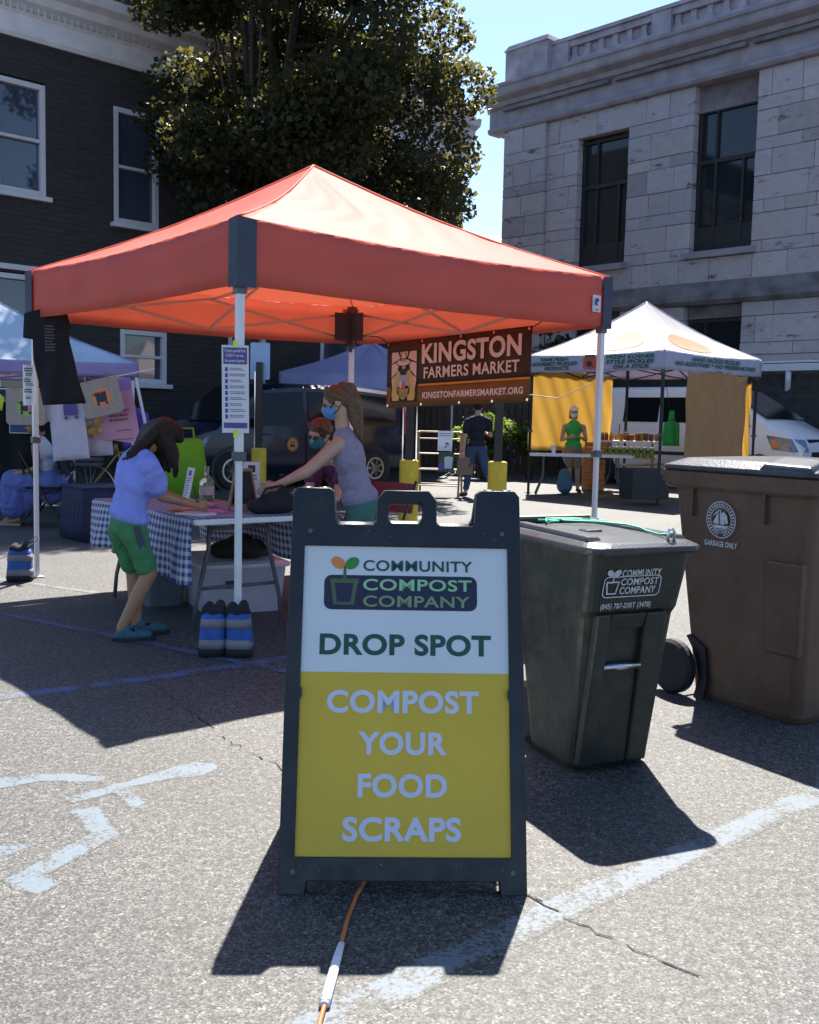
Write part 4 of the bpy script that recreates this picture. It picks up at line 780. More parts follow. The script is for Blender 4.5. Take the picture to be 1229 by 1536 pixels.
def flyer(name,label,loc,rz,w,h,lean,mat,marks,stand=True):
    t=thing(name,label,'flyer',loc,rz); fr=Fr((0,0,0),(1,0,0),(0,math.sin(lean),math.cos(lean))); q=MB(); q.prism([(-w/2,0),(w/2,0),(w/2,h),(-w/2,h)],fr,-.002,.002); q.build('sheet',mat,t)
    q=MB(); txtbars(q,fr,-w*.4,h*.08,w*.4,h*.72,9,.0035,0,.4,.4,3); q.flat([(-w*.22,h*.76),(w*.22,h*.76),(w*.22,h*.92),(-w*.22,h*.92)],fr,.0035); q.build('print',marks,t,fix=False)
    q=MB(); q.hexa([(-w*.3,0.01,0),(w*.3,.01,0),(w*.3,.09,0),(-w*.3,.09,0)],[(-w*.3,.005,.03),(w*.3,.005,.03),(w*.3,.02,.03),(-w*.3,.02,.03)]); q.build('stand',M['whiteplastic'],t); return t
flyer('menu_flyer','lilac printed flyer in a stand right behind the small chalkboard','%' and (-1.06,6.86,.705),8,.11,.30,.25,M['paper'],M['ink'])
flyer('menu_flyer','narrow white flyer stand left of the glass bottle, seen nearly edge on','' or (-1.545,7.05,.705),-58,.13,.24,.2,M['paper'],M['purple'])
lime=pm('lime_fabric',(.17,.46,.02),.7,var=.15,trans=.25,tr_col=(.3,.7,.03)); 
LBG=thing('tote_bag','lime green shopping bag standing at the far end of the folding table','bag',(-1.62,7.42,.705),12)
q=MB(); loft(q,[rr3(-.15,-.06,.15,.06,.02,0),rr3(-.15,-.065,.15,.065,.02,.2),rr3(-.125,-.04,.12,.04,.02,.40),rr3(-.11,-.02,.10,.02,.01,.43)]); q.build('bag',lime,LBG,smooth=True)
q=MB(); q.tube([(-.06,0,.42),(-.05,0,.50),(.05,0,.50),(.06,0,.42)],.008,8); q.build('handle',lime,LBG)
BB=thing('shoulder_bag','soft black bag on the near right corner of the folding table','bag',on_table(.20,.14),TRZ)
q=MB(); 
for c,r in (((0,0,.075),(.15,.10,.08)),((.10,.03,.07),(.12,.10,.07)),((-.10,.02,.06),(.10,.09,.06)),((.02,-.02,.12),(.12,.06,.06))): q.ell(c,r)
organic(q,'bag',M['blackcloth'],BB,.012,3)
BB.scale=(.85,.85,.8)
q=MB(); q.tube([(-.12,-.03,.12),(-.08,-.04,.2),(.05,-.04,.22),(.14,-.02,.12)],.010,8); q.build('strap',M['blackcloth'],BB)
mag=pm('magenta_print',(.55,.22,.45),.6,var=.5,vs=40)
for i,(x,y,rz,mt,lb) in enumerate(((-.10,.36,10,mag,'magenta printed leaflet stack beside the easel board'),(-.22,.55,-20,pm('orange_print',(.55,.20,.10),.6,var=.5,vs=40),'orange printed leaflet by the glass bottle'),(-.28,.22,30,M['paper'],'white form the bending child is writing on'),(.02,.75,5,mag,'magenta leaflet lying far along the checked cloth'))):
    t=MB(); t.prism([(-.07,-.10),(.07,-.10),(.07,.10),(-.07,.10)],XY,0,.005+.004*i); o=t.build('leaflet',mt); o.location=on_table(x,y,.707); o.rotation_euler=(0,0,R(TRZ+rz)); tag(o,lb,'leaflet',)
# storage tote and things under the table
frost=pm('frosted_plastic',(.64,.62,.72),.3,var=.06,trans=.35); 
ST=thing('storage_tote','big frosted storage tote with a pale lid on the ground under the folding table','storage box',(-1.33,6.60,0),26)
q=MB(); loft(q,[rr3(.03,.03,.55,.62,.04,0),rr3(0,0,.58,.66,.05,.31)],cap=False); q.flat(rrect(.03,.03,.55,.62,.04),XY,.004); tb=q.build('tub',frost,ST,smooth=False)
q=MB(); loft(q,[rr3(-.02,-.02,.60,.68,.05,.305),rr3(-.025,-.025,.605,.685,.05,.33),rr3(.02,.02,.56,.64,.05,.345)]); q.build('lid',pm('lid_lilac',(.66,.64,.72),.35,var=.05),ST,bev=.004)
q=MB(); q.box((.2,-.012,.2),(.10,.006,.05)); q.build('label_tag',M['ink'],tb)
for i,(c,dm,mt) in enumerate((((.17,.3,.12),(.2,.4,.2),pm('packed_blue',(.06,.10,.45),.6)),((.40,.3,.11),(.18,.35,.18),pm('packed_red',(.5,.12,.10),.6)))):
    q=MB(); q.box(c,dm); q.build('contents',mt,ST,bev=.02)
DF=thing('duffel_bag','dark clothes bundle lying on the lid of the storage tote','bag',(-1.12,7.0,.346),28)
q=MB(); [q.ell((x,y,z),(.16,.12,.07)) for x,y,z in ((-.1,0,.05),(.1,.05,.05),(.0,-.06,.06),(.05,.1,.08))]; organic(q,'bundle',pm('dark_olive_cloth',(.03,.028,.022),.9,var=.4,vs=14),DF,.012,3)
GB=thing('plastic_bin','gray plastic bin on the ground behind the storage tote','storage box',(-1.72,7.05,0),30)
q=MB(); loft(q,[rr3(-.12,-.15,.12,.15,.03,0),rr3(-.15,-.18,.15,.18,.03,.30)]); q.build('tub',pm('gray_bin',(.10,.11,.14),.5),GB); q=MB(); loft(q,[rr3(-.16,-.19,.16,.19,.03,.30),rr3(-.16,-.19,.16,.19,.03,.325)]); q.build('rim',pm('gray_bin_rim',(.14,.15,.18),.5),GB)
# ================================================================ PEOPLE
def lerp(a,b,t): return Vector(a).lerp(Vector(b),t)
def hand(mb,w,d,side,k=1,curl=.5,grip=None):
    # palm at wrist w pointing along d with four fingers and a thumb
    w=Vector(w); d=Vector(d).normalized(); s=Vector(side)-d*Vector(side).dot(d); s=s.normalized(); n=d.cross(s)
    mb.cap(w,w+d*.045*k,.019*k,.026*k); mb.cap(w+d*.03*k+s*.018*k,w+d*.075*k+s*.024*k,.014*k,.013*k); mb.cap(w+d*.03*k-s*.018*k,w+d*.07*k-s*.024*k,.014*k,.012*k)
    for i,L in enumerate((.068,.078,.072,.055)):
        b=w+d*.075*k+s*(.027-.018*i)*k; m=b+(d*.85-n*curl*.55)*L*.5*k; e=m+(d*.5-n*curl)*L*.5*k; mb.cap(b,m,.0095*k,.0085*k); mb.cap(m,e,.0085*k,.007*k)
    t0=w+d*.025*k+s*.026*k; t1=t0+(d*.6+s*.7)*.04*k; mb.cap(t0,t1,.012*k,.010*k); mb.cap(t1,t1+(d*.9-n*.3)*.03*k,.010*k,.008*k)
def head(t,mb,c,f,u,k,skin,neck,face=True):
    c=Vector(c); f=Vector(f).normalized(); u=Vector(u); u=(u-f*u.dot(f)).normalized(); s=f.cross(u); rot=Matrix((s,f,u)).transposed()
    P=lambda x,y,z: c+(s*x+f*y+u*z)*k
    mb.ell(P(0,-.012,.025),(.074*k,.092*k,.090*k),rot=rot); mb.ell(P(0,.02,-.045),(.058*k,.066*k,.066*k),rot=rot); mb.ell(P(0,.055,-.085),(.028*k,.026*k,.022*k),rot=rot)
    mb.cap(P(0,.082,.012),P(0,.104,-.022),.009*k,.014*k)
    mb.ell(P(0,.080,-.058),(.022*k,.012*k,.010*k),rot=rot)
    for q in (-1,1): mb.ell(P(q*.076,-.012,-.005),(.012*k,.022*k,.033*k),rot=rot); mb.ell(P(q*.03,.072,.03),(.022*k,.014*k,.010*k),rot=rot)
    mb.cap(neck,P(0,-.02,-.06),.052*k,.05*k)
    if face:
        for q in (-1,1):
            e=MB(); e.ell(P(q*.031,.083,.008),(.013*k,.008*k,.009*k),rot=rot); eo=e.build('eye',pm('eye_dark',(.05,.035,.03),.2,var=0) if 'eye_dark' not in bpy.data.materials else bpy.data.materials['eye_dark'],t,smooth=True)
    return P,rot
def figure(name,label,loc,J,k=1,skin='skin',top=None,bottom=None,shoe=None,sleeve=.45,leg=1.0,skirt=None,headf=(1,0,0),headu=(0,0,1),female=True,voxel=.009,group=None,belly=0,tank=False,face=True,handdir=None,topw=1.0):
    t=thing(name,label,'person',loc,0,group); o=V(*loc); J={a:Vector(b)-o for a,b in J.items()}; mb=MB()
    sh=(J['shL']+J['shR'])/2; axis=(J['shR']-J['shL']).normalized(); up=(J['neck']-J['pelvis']).normalized(); fw=up.cross(axis).normalized() if True else None
    rot=Matrix((axis,axis.cross(up)*-1,up)).transposed()
    ch=lerp(J['pelvis'],J['neck'],.68); wa=lerp(J['pelvis'],J['neck'],.36)
    if 'chest' in J: ch=J['chest']; wa=lerp(J['pelvis'],ch,.5)
    T_=[(ch,(.155*k,.105*k,.17*k)),(wa,(.128*k,.098*k,.15*k)),(J['pelvis'],(.155*k,.115*k,.13*k)),(lerp(ch,J['neck'],.55),(.115*k,.075*k,.10*k))]
    for c,r in T_: mb.ell(c,r,rot=rot)
    P,hr=head(t,mb,J['head'],headf,headu,k,skin,J['neck'],face)
    for s_ in 'LR':
        mb.cap(lerp(J['neck'],sh,.6),J['sh'+s_],.05*k,.052*k); mb.cap(J['sh'+s_],J['el'+s_],.050*k,.038*k); mb.cap(J['el'+s_],J['ha'+s_],.038*k,.025*k)
        d=(J['ha'+s_]-J['el'+s_]).normalized()
        if handdir and s_ in handdir: d=(d+Vector(handdir[s_])).normalized()
        hand(mb,J['ha'+s_],d,(axis*.3+V(0,0,1)) if s_=='R' else (V(0,0,1)-axis*.3),k)
        mb.cap(J['hip'+s_],J['kn'+s_],.088*k,.060*k); mb.cap(J['kn'+s_],lerp(J['kn'+s_],J['an'+s_],.35),.058*k,.056*k); mb.cap(lerp(J['kn'+s_],J['an'+s_],.3),J['an'+s_],.056*k,.036*k)
        mb.cap(J['an'+s_]-V(0,0,.02*k),J['to'+s_],.036*k,.028*k)
    organic(mb,'body',M[skin],t,voxel)
    if top:
        m=MB(); e=.014*topw
        for c,r in T_[:2]+[T_[3]]: m.ell(c,[x+e for x in r] if c is not T_[3][0] else [x+e*.6 for x in r],rot=rot)
        m.ell(J['pelvis']+up*.05*k,(.158*k+e,.12*k+e,.10*k),rot=rot)
        for s_ in 'LR':
            if tank: m.cap(lerp(J['neck'],J['sh'+s_],.5)-up*.0,lerp(ch,J['sh'+s_],.45),.035*k,.06*k)
            else: m.cap(lerp(J['neck'],J['sh'+s_],.55),J['sh'+s_],.05*k+e,.056*k+e); m.cap(J['sh'+s_],lerp(J['sh'+s_],J['el'+s_],sleeve),.056*k+e,.05*k+e*1.5)
        organic(m,'top',top,t,voxel,4,.034 if not tank else .018)
    if bottom:
        m=MB(); m.ell(J['pelvis']-up*.02*k,(.168*k,.128*k,.12*k),rot=rot)
        for s_ in 'LR':
            m.cap(J['hip'+s_],J['hip'+s_].lerp(J['kn'+s_],min(1,leg*2)),.100*k,(.088-.012*min(1,leg*2))*k)
            if leg>.5: m.cap(J['kn'+s_],J['kn'+s_].lerp(J['an'+s_],(leg-.5)*2),.074*k,.056*k)
        organic(m,'bottoms',bottom,t,voxel,4,.026)
    if shoe:
        for s_ in 'LR':
            m=MB(); m.cap(J['an'+s_]-V(0,0,.025*k),J['to'+s_],.044*k,.036*k); m.ell(lerp(J['an'+s_],J['to'+s_],.5)-V(0,0,.02*k),(.05*k,.05*k,.03*k)); organic(m,'shoe',shoe,t,voxel,3)
    return t,P,hr,J
def hairpiece(t,P,hr,k,mat,strands,cap=True,r=.006,extra=()):
    m=MB()
    if cap: m.ell(P(0,-.022,.038),(.086*k,.096*k,.092*k),rot=hr)
    for s_ in strands: 
        pts=[Vector(p) for p in s_[0]]; rr_=s_[1]
        for i in range(len(pts)-1): m.cap(pts[i],pts[i+1],rr_[i],rr_[i+1])
    return organic(m,'hair',mat,t,.007,2)
# --- child writing at the table
bluetee=pm('periwinkle_cotton',(.25,.29,.72),.85,var=.12,vs=5,bump=.7,bs=9); grnsh=pm('green_shorts',(.05,.21,.08),.8,var=.12,vs=8,bump=.3,bs=16); teal=pm('teal_sandal',(.02,.10,.13),.6,var=.3,vs=20)
J=dict(head=(-1.455,6.06,1.165),neck=(-1.565,5.99,1.075),chest=(-1.60,5.95,.93),pelvis=(-1.625,5.91,.68),shR=(-1.50,5.88,1.005),shL=(-1.655,6.09,1.03),elR=(-1.44,5.93,.83),haR=(-1.27,6.10,.765),elL=(-1.50,6.24,.82),haL=(-1.33,6.29,.76),
 hipR=(-1.575,5.85,.62),hipL=(-1.675,5.965,.62),knR=(-1.49,5.87,.385),knL=(-1.62,6.02,.37),anR=(-1.64,5.82,.075),anL=(-1.60,6.0,.07),toR=(-1.505,5.87,.03),toL=(-1.47,6.05,.03))
kid,P,hr,Jk=figure('person','child in a blue t-shirt and green shorts bending over the table to write','' or (-1.61,5.92,0),J,.80,'skin3',bluetee,grnsh,None,.62,.40,headf=(.62,.5,-.6),headu=(.5,.4,.75),voxel=.007,topw=1.5)
hs=[]
rr=random.Random(2)
for i in range(26):
    a=-2.2+4.4*i/25; x=.088*math.sin(a); y=-.03-.062*math.cos(a); p0=P(x*.7,y*.6,.065); p1=P(x*1.2,y*1.15+.01,-.01); e_=abs(a)/2.2
    p2=V(p1.x+.012+.03*e_+rr.uniform(-.012,.015),p1.y+rr.uniform(-.015,.02),p1.z-.075); p3=V(p2.x+.01+rr.uniform(-.02,.025),p2.y,p2.z-.045-.07*e_-rr.uniform(0,.04)); hs.append(([p0,p1,p2,p3],[.034,.032,.024,.007]))
nk=Jk['neck']
for x in (-.075,-.045,-.015,.015,.045,.075): hs.append(([P(x*.8,-.075,.05),P(x*1.1,-.10,-.01),nk+V(-.035+rr.uniform(-.02,.01),-.9*x,-.005+rr.uniform(-.03,.01)),nk+V(-.07+rr.uniform(-.03,.02),-1.2*x,-.035)],[.045,.042,.03,.006]))
for x in (-.07,.0,.07): hs.append(([P(x,.02,.075),P(x*1.15,.075,.05)],[.05,.028]))
hairpiece(kid,P,hr,.97,M['hair'],hs)
stripe=pm('shorts_stripe',(.06,.065,.09),.8,var=.1)
for an,to in (('anR','toR'),('anL','toL')):
    a,b=Jk[an],Jk[to]; d=(b-a); d.z=0; d.normalize(); s=V(-d.y,d.x,0); m=MB(); c=(a+b)/2
    loft(m,[[tuple(V(c.x,c.y,0)+d*(.125*math.cos(R(q*15)))+s*(.043*math.sin(R(q*15)))+V(0,0,z)) for q in range(24)] for z in (.002,.018)])
    m.build('sole',M['rubber'],kid); m=MB(); m.cap(V(c.x,c.y,.035)-d*.075,V(c.x,c.y,.03)+d*.07,.036,.033); m.cap(V(c.x,c.y,.04)-d*.07,V(c.x,c.y,.065)-d*.045,.036,.034); organic(m,'sandal',teal,kid,.007,2)
    m=MB(); m.tube([V(c.x,c.y,.066)-d*.005+s*.03,V(c.x,c.y,.073)-d*.005,V(c.x,c.y,.066)-d*.005-s*.03],.009,8); m.build('strap',M['black'],kid)
q=MB(); q.hexa([Jk['hipR']+V(.062,-.058,-.12),Jk['hipR']+V(.095,-.030,-.12),Jk['hipR']+V(.09,-.02,-.12),Jk['hipR']+V(.05,-.04,-.12)],[Jk['hipR']+V(.020,-.090,.05),Jk['hipR']+V(.055,-.068,.05),Jk['hipR']+V(.05,-.05,.05),Jk['hipR']+V(.02,-.07,.05)]); q.build('side_stripe',stripe,kid)
q=MB(); q.tube([(-1.255+1.61,6.115-5.92,.745),(-1.285+1.61,6.10-5.92,.88)],.004,6); po_=q.build('pen',M['black'],None); po_.location=(-1.61,5.92,0); tag(po_,'thin dark pen in the writing child\'s hand','pen')
# --- woman in gray tank top reaching over the table
graytank=pm('heather_gray_tank',(.26,.24,.33),.85,var=.12,vs=40,bump=.6,bs=10); teals=pm('teal_shorts',(.05,.15,.13),.8,var=.1)
J=dict(head=(-.485,6.58,1.395),neck=(-.44,6.6,1.24),chest=(-.40,6.6,1.06),pelvis=(-.315,6.6,.76),shR=(-.45,6.50,1.135),shL=(-.47,6.74,1.14),elR=(-.655,6.46,.955),haR=(-.86,6.50,.865),elL=(-.68,6.80,.96),haL=(-.86,6.70,.86),
 hipR=(-.31,6.52,.70),hipL=(-.31,6.68,.70),knR=(-.35,6.53,.40),knL=(-.34,6.69,.40),anR=(-.29,6.52,.07),anL=(-.30,6.69,.07),toR=(-.44,6.51,.03),toL=(-.45,6.69,.03))
# right arm is the one nearer the viewer (she faces left)
wom,P,hr,Jw=figure('person','woman with a ponytail in a gray tank top and mask reaching over the table','' or (-.32,6.6,0),J,.90,'skin2',graytank,teals,M['blackcloth'],0,.42,headf=(-.92,-.12,-.34),headu=(-.3,0,1),tank=True,voxel=.007)
p0=P(0,-.085,.10); p1=p0+V(.055,0,-.01); p2=p1+V(.035,.0,-.10); p3=p2+V(.02,.01,-.13); p4=p3+V(.015,.01,-.10)
hs=[([p0,p1,p2,p3,p4],[.03,.034,.042,.032,.008]),([p1,p2+V(-.035,-.015,.0),p3+V(-.035,-.02,.02),p4+V(-.02,-.02,.03)],[.03,.034,.026,.008]),([P(0,-.06,.0),P(0,-.075,-.04)],[.055,.035]),([P(-.05,.03,.09),P(-.078,-.03,.03)],[.024,.026]),([P(.05,.03,.09),P(.078,-.03,.03)],[.024,.026])]
hairpiece(wom,P,hr,.90,M['hair2'],hs)
def mask(t,P,hr,k,mat,strapm,name='face_mask'):
    m=MB(); m.ell(P(0,.046,-.045),(.064*k,.062*k,.058*k),rot=hr); m.ell(P(0,.088,-.035),(.022*k,.024*k,.03*k),rot=hr); mo=organic(m,name,mat,t,.005,3)
    m=MB()
    for q in (-1,1): m.tube([P(q*.060,.05,-.02),P(q*.078,.0,.01),P(q*.084,-.025,.02)],.0035,6); m.tube([P(q*.058,.05,-.07),P(q*.076,.0,-.05),P(q*.084,-.02,-.02)],.0035,6)
    m.build('mask_strap',strapm,mo)
mask(wom,P,hr,.93,pm('sky_blue_mask',(.10,.26,.55),.8,var=.1),M['blackcloth'])
# --- seated woman behind, face towards the viewer
CH=thing('folding_chair','maroon padded folding chair behind the woman in the gray tank top','chair',(-.28,7.62,0),-35)
maroon=pm('maroon_vinyl',(.16,.02,.03),.6,var=.15)
def chair(t,seatm,k=1):
    q=MB(); q.box((0,0,.44),(.42,.40,.035)); q.build('seat',seatm,t,bev=.012); q=MB(); q.sheet(lambda u,v:V((u-.5)*.42,.21+.03*math.sin(math.pi*u)+.05*v,.60+.22*v),10,4); q.build('backrest',seatm,t,solid=.02)
    for s_ in (-1,1):
        q=MB(); q.tube([(s_*.215,-.24,.01),(s_*.215,.02,.42),(s_*.215,.26,.84)],.012,8); q.build('leg',M['blackmetal'],t); q=MB(); q.tube([(s_*.19,.26,.01),(s_*.19,.02,.38),(s_*.19,-.14,.43)],.012,8); q.build('leg',M['blackmetal'],t)
    q=MB(); q.tube([(-.215,-.16,.13),(.215,-.16,.13)],.008,6); q.tube([(-.19,.19,.13),(.19,.19,.13)],.008,6); q.build('stretcher',M['blackmetal'],t)
chair(CH,maroon)
J=dict(head=(-.655,7.36,1.185),neck=(-.58,7.45,1.05),pelvis=(-.32,7.60,.53),shR=(-.66,7.50,.965),shL=(-.46,7.37,.965),elR=(-.74,7.36,.76),haR=(-.78,7.16,.76),elL=(-.52,7.2,.74),haL=(-.62,7.02,.76),
 hipR=(-.36,7.66,.49),hipL=(-.30,7.52,.49),knR=(-.60,7.33,.48),knL=(-.50,7.2,.48),anR=(-.56,7.36,.08),anL=(-.46,7.22,.08),toR=(-.64,7.24,.03),toL=(-.54,7.1,.03))
w2p,P,hr,_=figure('person','auburn haired woman in a teal mask sitting behind the woman in gray','' or (-.45,7.45,0),J,.88,'skin2',pm('plum_cotton',(.10,.03,.09),.85),M['denim'],M['blackcloth'],.5,1.0,headf=(-.55,-.72,-.42),headu=(0,-.2,1),voxel=.008)
hairpiece(w2p,P,hr,.90,M['hair3'],[([P(0,-.09,.03),P(0,-.12,0)],[.05,.035]),([P(-.05,.03,.09),P(-.082,-.02,.02)],[.022,.02]),([P(.05,.03,.09),P(.082,-.02,.02)],[.022,.02])])
mask(w2p,P,hr,.93,pm('teal_mask',(.03,.17,.20),.8,var=.15),M['blackcloth'])
q=MB(); [q.tube([P(s_*.031+.022*math.cos(R(a)),.092,.008+.016*math.sin(R(a))) for a in range(0,361,30)],.0022,6) for s_ in (-1,1)]; q.tube([P(-.009,.094,.01),P(.009,.094,.01)],.0022,6); [q.tube([P(s_*.053,.09,.012),P(s_*.08,-.01,.015)],.0022,6) for s_ in (-1,1)]; q.build('glasses',M['blackmetal'],w2p)
# --- person walking away with a paper bag
J=dict(head=(1.13,17.6,1.52),neck=(1.12,17.6,1.38),pelvis=(1.12,17.6,.86),shR=(1.30,17.58,1.29),shL=(.955,17.6,1.27),elR=(1.36,17.66,1.06),haR=(1.32,17.86,1.08),elL=(.915,17.58,1.0),haL=(.90,17.58,.76),
 hipR=(1.20,17.6,.83),hipL=(1.05,17.6,.83),knR=(1.29,17.45,.46),knL=(1.0,17.62,.46),anR=(1.42,17.2,.17),anL=(.95,17.6,.075),toR=(1.45,17.25,.05),toL=(.88,17.74,.03))
wk,P,hr,_=figure('person','person in a black t-shirt and jeans walking away carrying a paper bag','' or (1.1,17.6,0),J,.95,'skin2',M['blackcloth'],M['denim'],M['black'],.5,.9,headf=(.2,.97,0),headu=(0,0,1),voxel=.011)
hairpiece(wk,P,hr,.95,M['hair'],[([P(0,-.08,.08),P(0,-.10,.10)],[.045,.05])])
PB=thing('paper_bag','brown paper bag in the walking person\'s left hand','bag',(.93,17.60,.38),8)
q=MB(); loft(q,[rr3(-.13,-.07,.13,.07,.008,0),rr3(-.12,-.07,.12,.07,.008,.30)],cap=False); q.flat(rrect(-.13,-.07,.13,.07,.008),XY,.003); q.build('bag',pm('kraft_paper',(.26,.16,.10),.8,var=.1),PB,solid=.003)
q=MB(); q.tube([(-.04,0,.30),(-.03,0,.37),(.03,0,.37),(.04,0,.30)],.006,6); q.build('handle',pm('kraft_handle',(.2,.12,.08),.8),PB)
# --- vendor in green at the pickle tent
J0=V(-.12,-.62,0)
J=dict(head=(3.16,20,1.50),neck=(3.17,20.02,1.34),pelvis=(3.17,20.0,.84),shR=(2.99,20,1.23),shL=(3.35,20,1.23),elR=(2.94,19.97,.98),haR=(3.08,19.80,1.04),elL=(3.40,19.97,.98),haL=(3.26,19.80,1.04),
 hipR=(3.10,20,.80),hipL=(3.25,20,.80),knR=(3.11,19.98,.44),knL=(3.26,19.97,.44),anR=(3.10,20.0,.07),anL=(3.28,20.0,.07),toR=(3.08,19.85,.03),toL=(3.30,19.85,.03))
J={a_:tuple(V(*b_)+J0) for a_,b_ in J.items()}
gw,P,hr,_=figure('person','vendor in a green tank top and visor standing at the pickle tent','' or (3.05,19.38,0),J,.92,'skin',pm('kelly_green_cotton',(.03,.36,.06),.8,var=.1),pm('tan_shorts',(.24,.16,.11),.8),M['black'],0,.42,headf=(0,-.97,-.2),headu=(0,0,1),tank=True,voxel=.011)
hairpiece(gw,P,hr,.92,pm('blond_hair',(.32,.2,.09),.5,var=.3,vs=40),[([P(-.05,-.05,.0),P(-.06,-.05,-.12)],[.04,.03]),([P(.05,-.05,.0),P(.06,-.05,-.12)],[.04,.03])])
q=MB(); q.ell(P(0,.0,.075),(.088,.10,.045),rot=hr); q.ell(P(0,.10,.06),(.07,.07,.008),rot=hr); organic(q,'visor',M['white'],gw,.007,2); mask(gw,P,hr,.95,M['paper'],M['white'])
# --- seated woman at the left
J=dict(head=(-4.30,11.75,1.14),neck=(-4.25,11.8,1.0),pelvis=(-4.12,11.8,.50),shR=(-4.25,11.66,.90),shL=(-4.26,11.96,.90),elR=(-4.22,11.60,.66),haR=(-4.42,11.64,.60),elL=(-4.3,12.0,.66),haL=(-4.46,11.86,.60),
 hipR=(-4.14,11.72,.47),hipL=(-4.14,11.88,.47),knR=(-4.58,11.70,.50),knL=(-4.58,11.92,.50),anR=(-4.47,11.70,.08),anL=(-4.55,11.92,.08),toR=(-4.62,11.66,.03),toL=(-4.70,11.9,.03))
sw,P,hr,_=figure('person','seated woman in a white tank top and long blue skirt at the left','' or (-4.3,11.8,0),J,.92,'skin3',pm('white_cotton',(.55,.53,.62),.8,var=.08),None,None,0,1,headf=(-.97,-.1,-.15),headu=(0,0,1),tank=True,voxel=.010)
hairpiece(sw,P,hr,.92,M['hair'],[([P(0,-.08,.02),P(0,-.1,-.06)],[.05,.03])])
skm=pm('blue_skirt',(.11,.15,.40),.85,var=.15,vs=5,bump=.4,bs=9); m=MB(); o=V(-4.3,11.8,0)
for a,b,r0,r1 in (((-4.10,11.72,.50),(-4.56,11.70,.50),.14,.11),((-4.10,11.88,.50),(-4.56,11.92,.50),.14,.11),((-4.56,11.70,.49),(-4.52,11.70,.22),.11,.15),((-4.56,11.92,.49),(-4.54,11.92,.22),.11,.15),((-4.3,11.8,.48),(-4.40,11.8,.27),.12,.13),((-4.10,11.8,.5),(-4.12,11.8,.36),.15,.13),((-4.2,11.8,.50),(-4.55,11.8,.50),.15,.13),((-4.45,11.8,.42),(-4.50,11.8,.20),.15,.16),((-4.30,11.8,.44),(-4.42,11.8,.22),.14,.14),((-4.55,11.8,.47),(-4.53,11.8,.22),.11,.15)): m.cap(V(*a)-o,V(*b)-o,r0,r1)
organic(m,'skirt',skm,sw,.012,4,.05)
for a in ('R','L'):
    m=MB(); x=(-4.55 if a=='R' else -4.63)+4.3; y=(11.68 if a=='R' else 11.91)-11.8; m.box((x,y,.012),(.25,.09,.022)); m.tube([(x-.05,y-.045,.02),(x-.05,y,.06),(x-.05,y+.045,.02)],.012,6); m.build('sandal',pm('tan_sandal',(.35,.25,.2),.6) if a=='R' else bpy.data.materials['tan_sandal'],sw)
# --- person in purple beyond the poster
J=dict(head=(-3.64,13.35,1.50),neck=(-3.62,13.4,1.36),pelvis=(-3.60,13.4,.85),shR=(-3.45,13.3,1.26),shL=(-3.78,13.5,1.26),elR=(-3.42,13.3,1.0),haR=(-3.45,13.15,.85),elL=(-3.82,13.5,1.0),haL=(-3.82,13.3,.85),
 hipR=(-3.53,13.36,.82),hipL=(-3.67,13.45,.82),knR=(-3.53,13.34,.45),knL=(-3.67,13.42,.45),anR=(-3.53,13.4,.07),anL=(-3.67,13.48,.07),toR=(-3.55,13.25,.03),toL=(-3.7,13.3,.03))
pp,P,hr,_=figure('person','dark haired person in a purple t-shirt standing behind the pink poster','' or (-3.6,13.4,0),J,.93,'skin3',pm('purple_cotton',(.12,.06,.42),.85,var=.1),M['denim'],M['black'],.55,1,headf=(-.9,-.3,0),headu=(0,0,1),voxel=.012)
hairpiece(pp,P,hr,.95,M['hair'],[([P(0,-.08,.02),P(0,-.1,-.05)],[.05,.04])])
# ================================================================ LEFT BLUE TENT and what hangs and stands there
skyb=pm('pale_blue_canopy',(.55,.70,.80),.40,var=.15,vs=2,bump=.25,bs=4,trans=.35,tr_col=(.45,.7,.85)); violet=pm('violet_valance',(.48,.40,.66),.7,var=.08,trans=.4,tr_col=(.62,.52,.85))
LT,_=tent('canopy_tent','pale blue pop-up tent with violet valance at the left edge','' or (-5.54,13.49,0),32,1.525,1.76,1.93,2.78,(skyb,violet),M['white'],(1,1,1,1),legw=.035)
truss(LT,1.47,1.72,1.90,2.7,tan)
q=MB(); q.tube([(1.50,-1.50,1.75),(1.62,-1.62,1.0),(1.66,-1.66,.0)],.02,8); q.build('pole',M['white'],LT)
canvas=pm('natural_canvas',(.42,.38,.33),.9,var=.08,vs=20,trans=.15)
LY=11.2
lp=lambda x,z,y=0: V(x,LY+y,z)
q=MB(); q.tube([(-5.6,10.9,1.62),(-4.46,11.2,1.535),(-3.9,11.2,1.54),(-3.09,11.2,1.72),(-2.90,11.6,1.80)],.006,6); o=q.build('clothesline',M['white']); tag(o,'thin clothesline holding tote bags and shirts below the pale blue tent','clothesline')
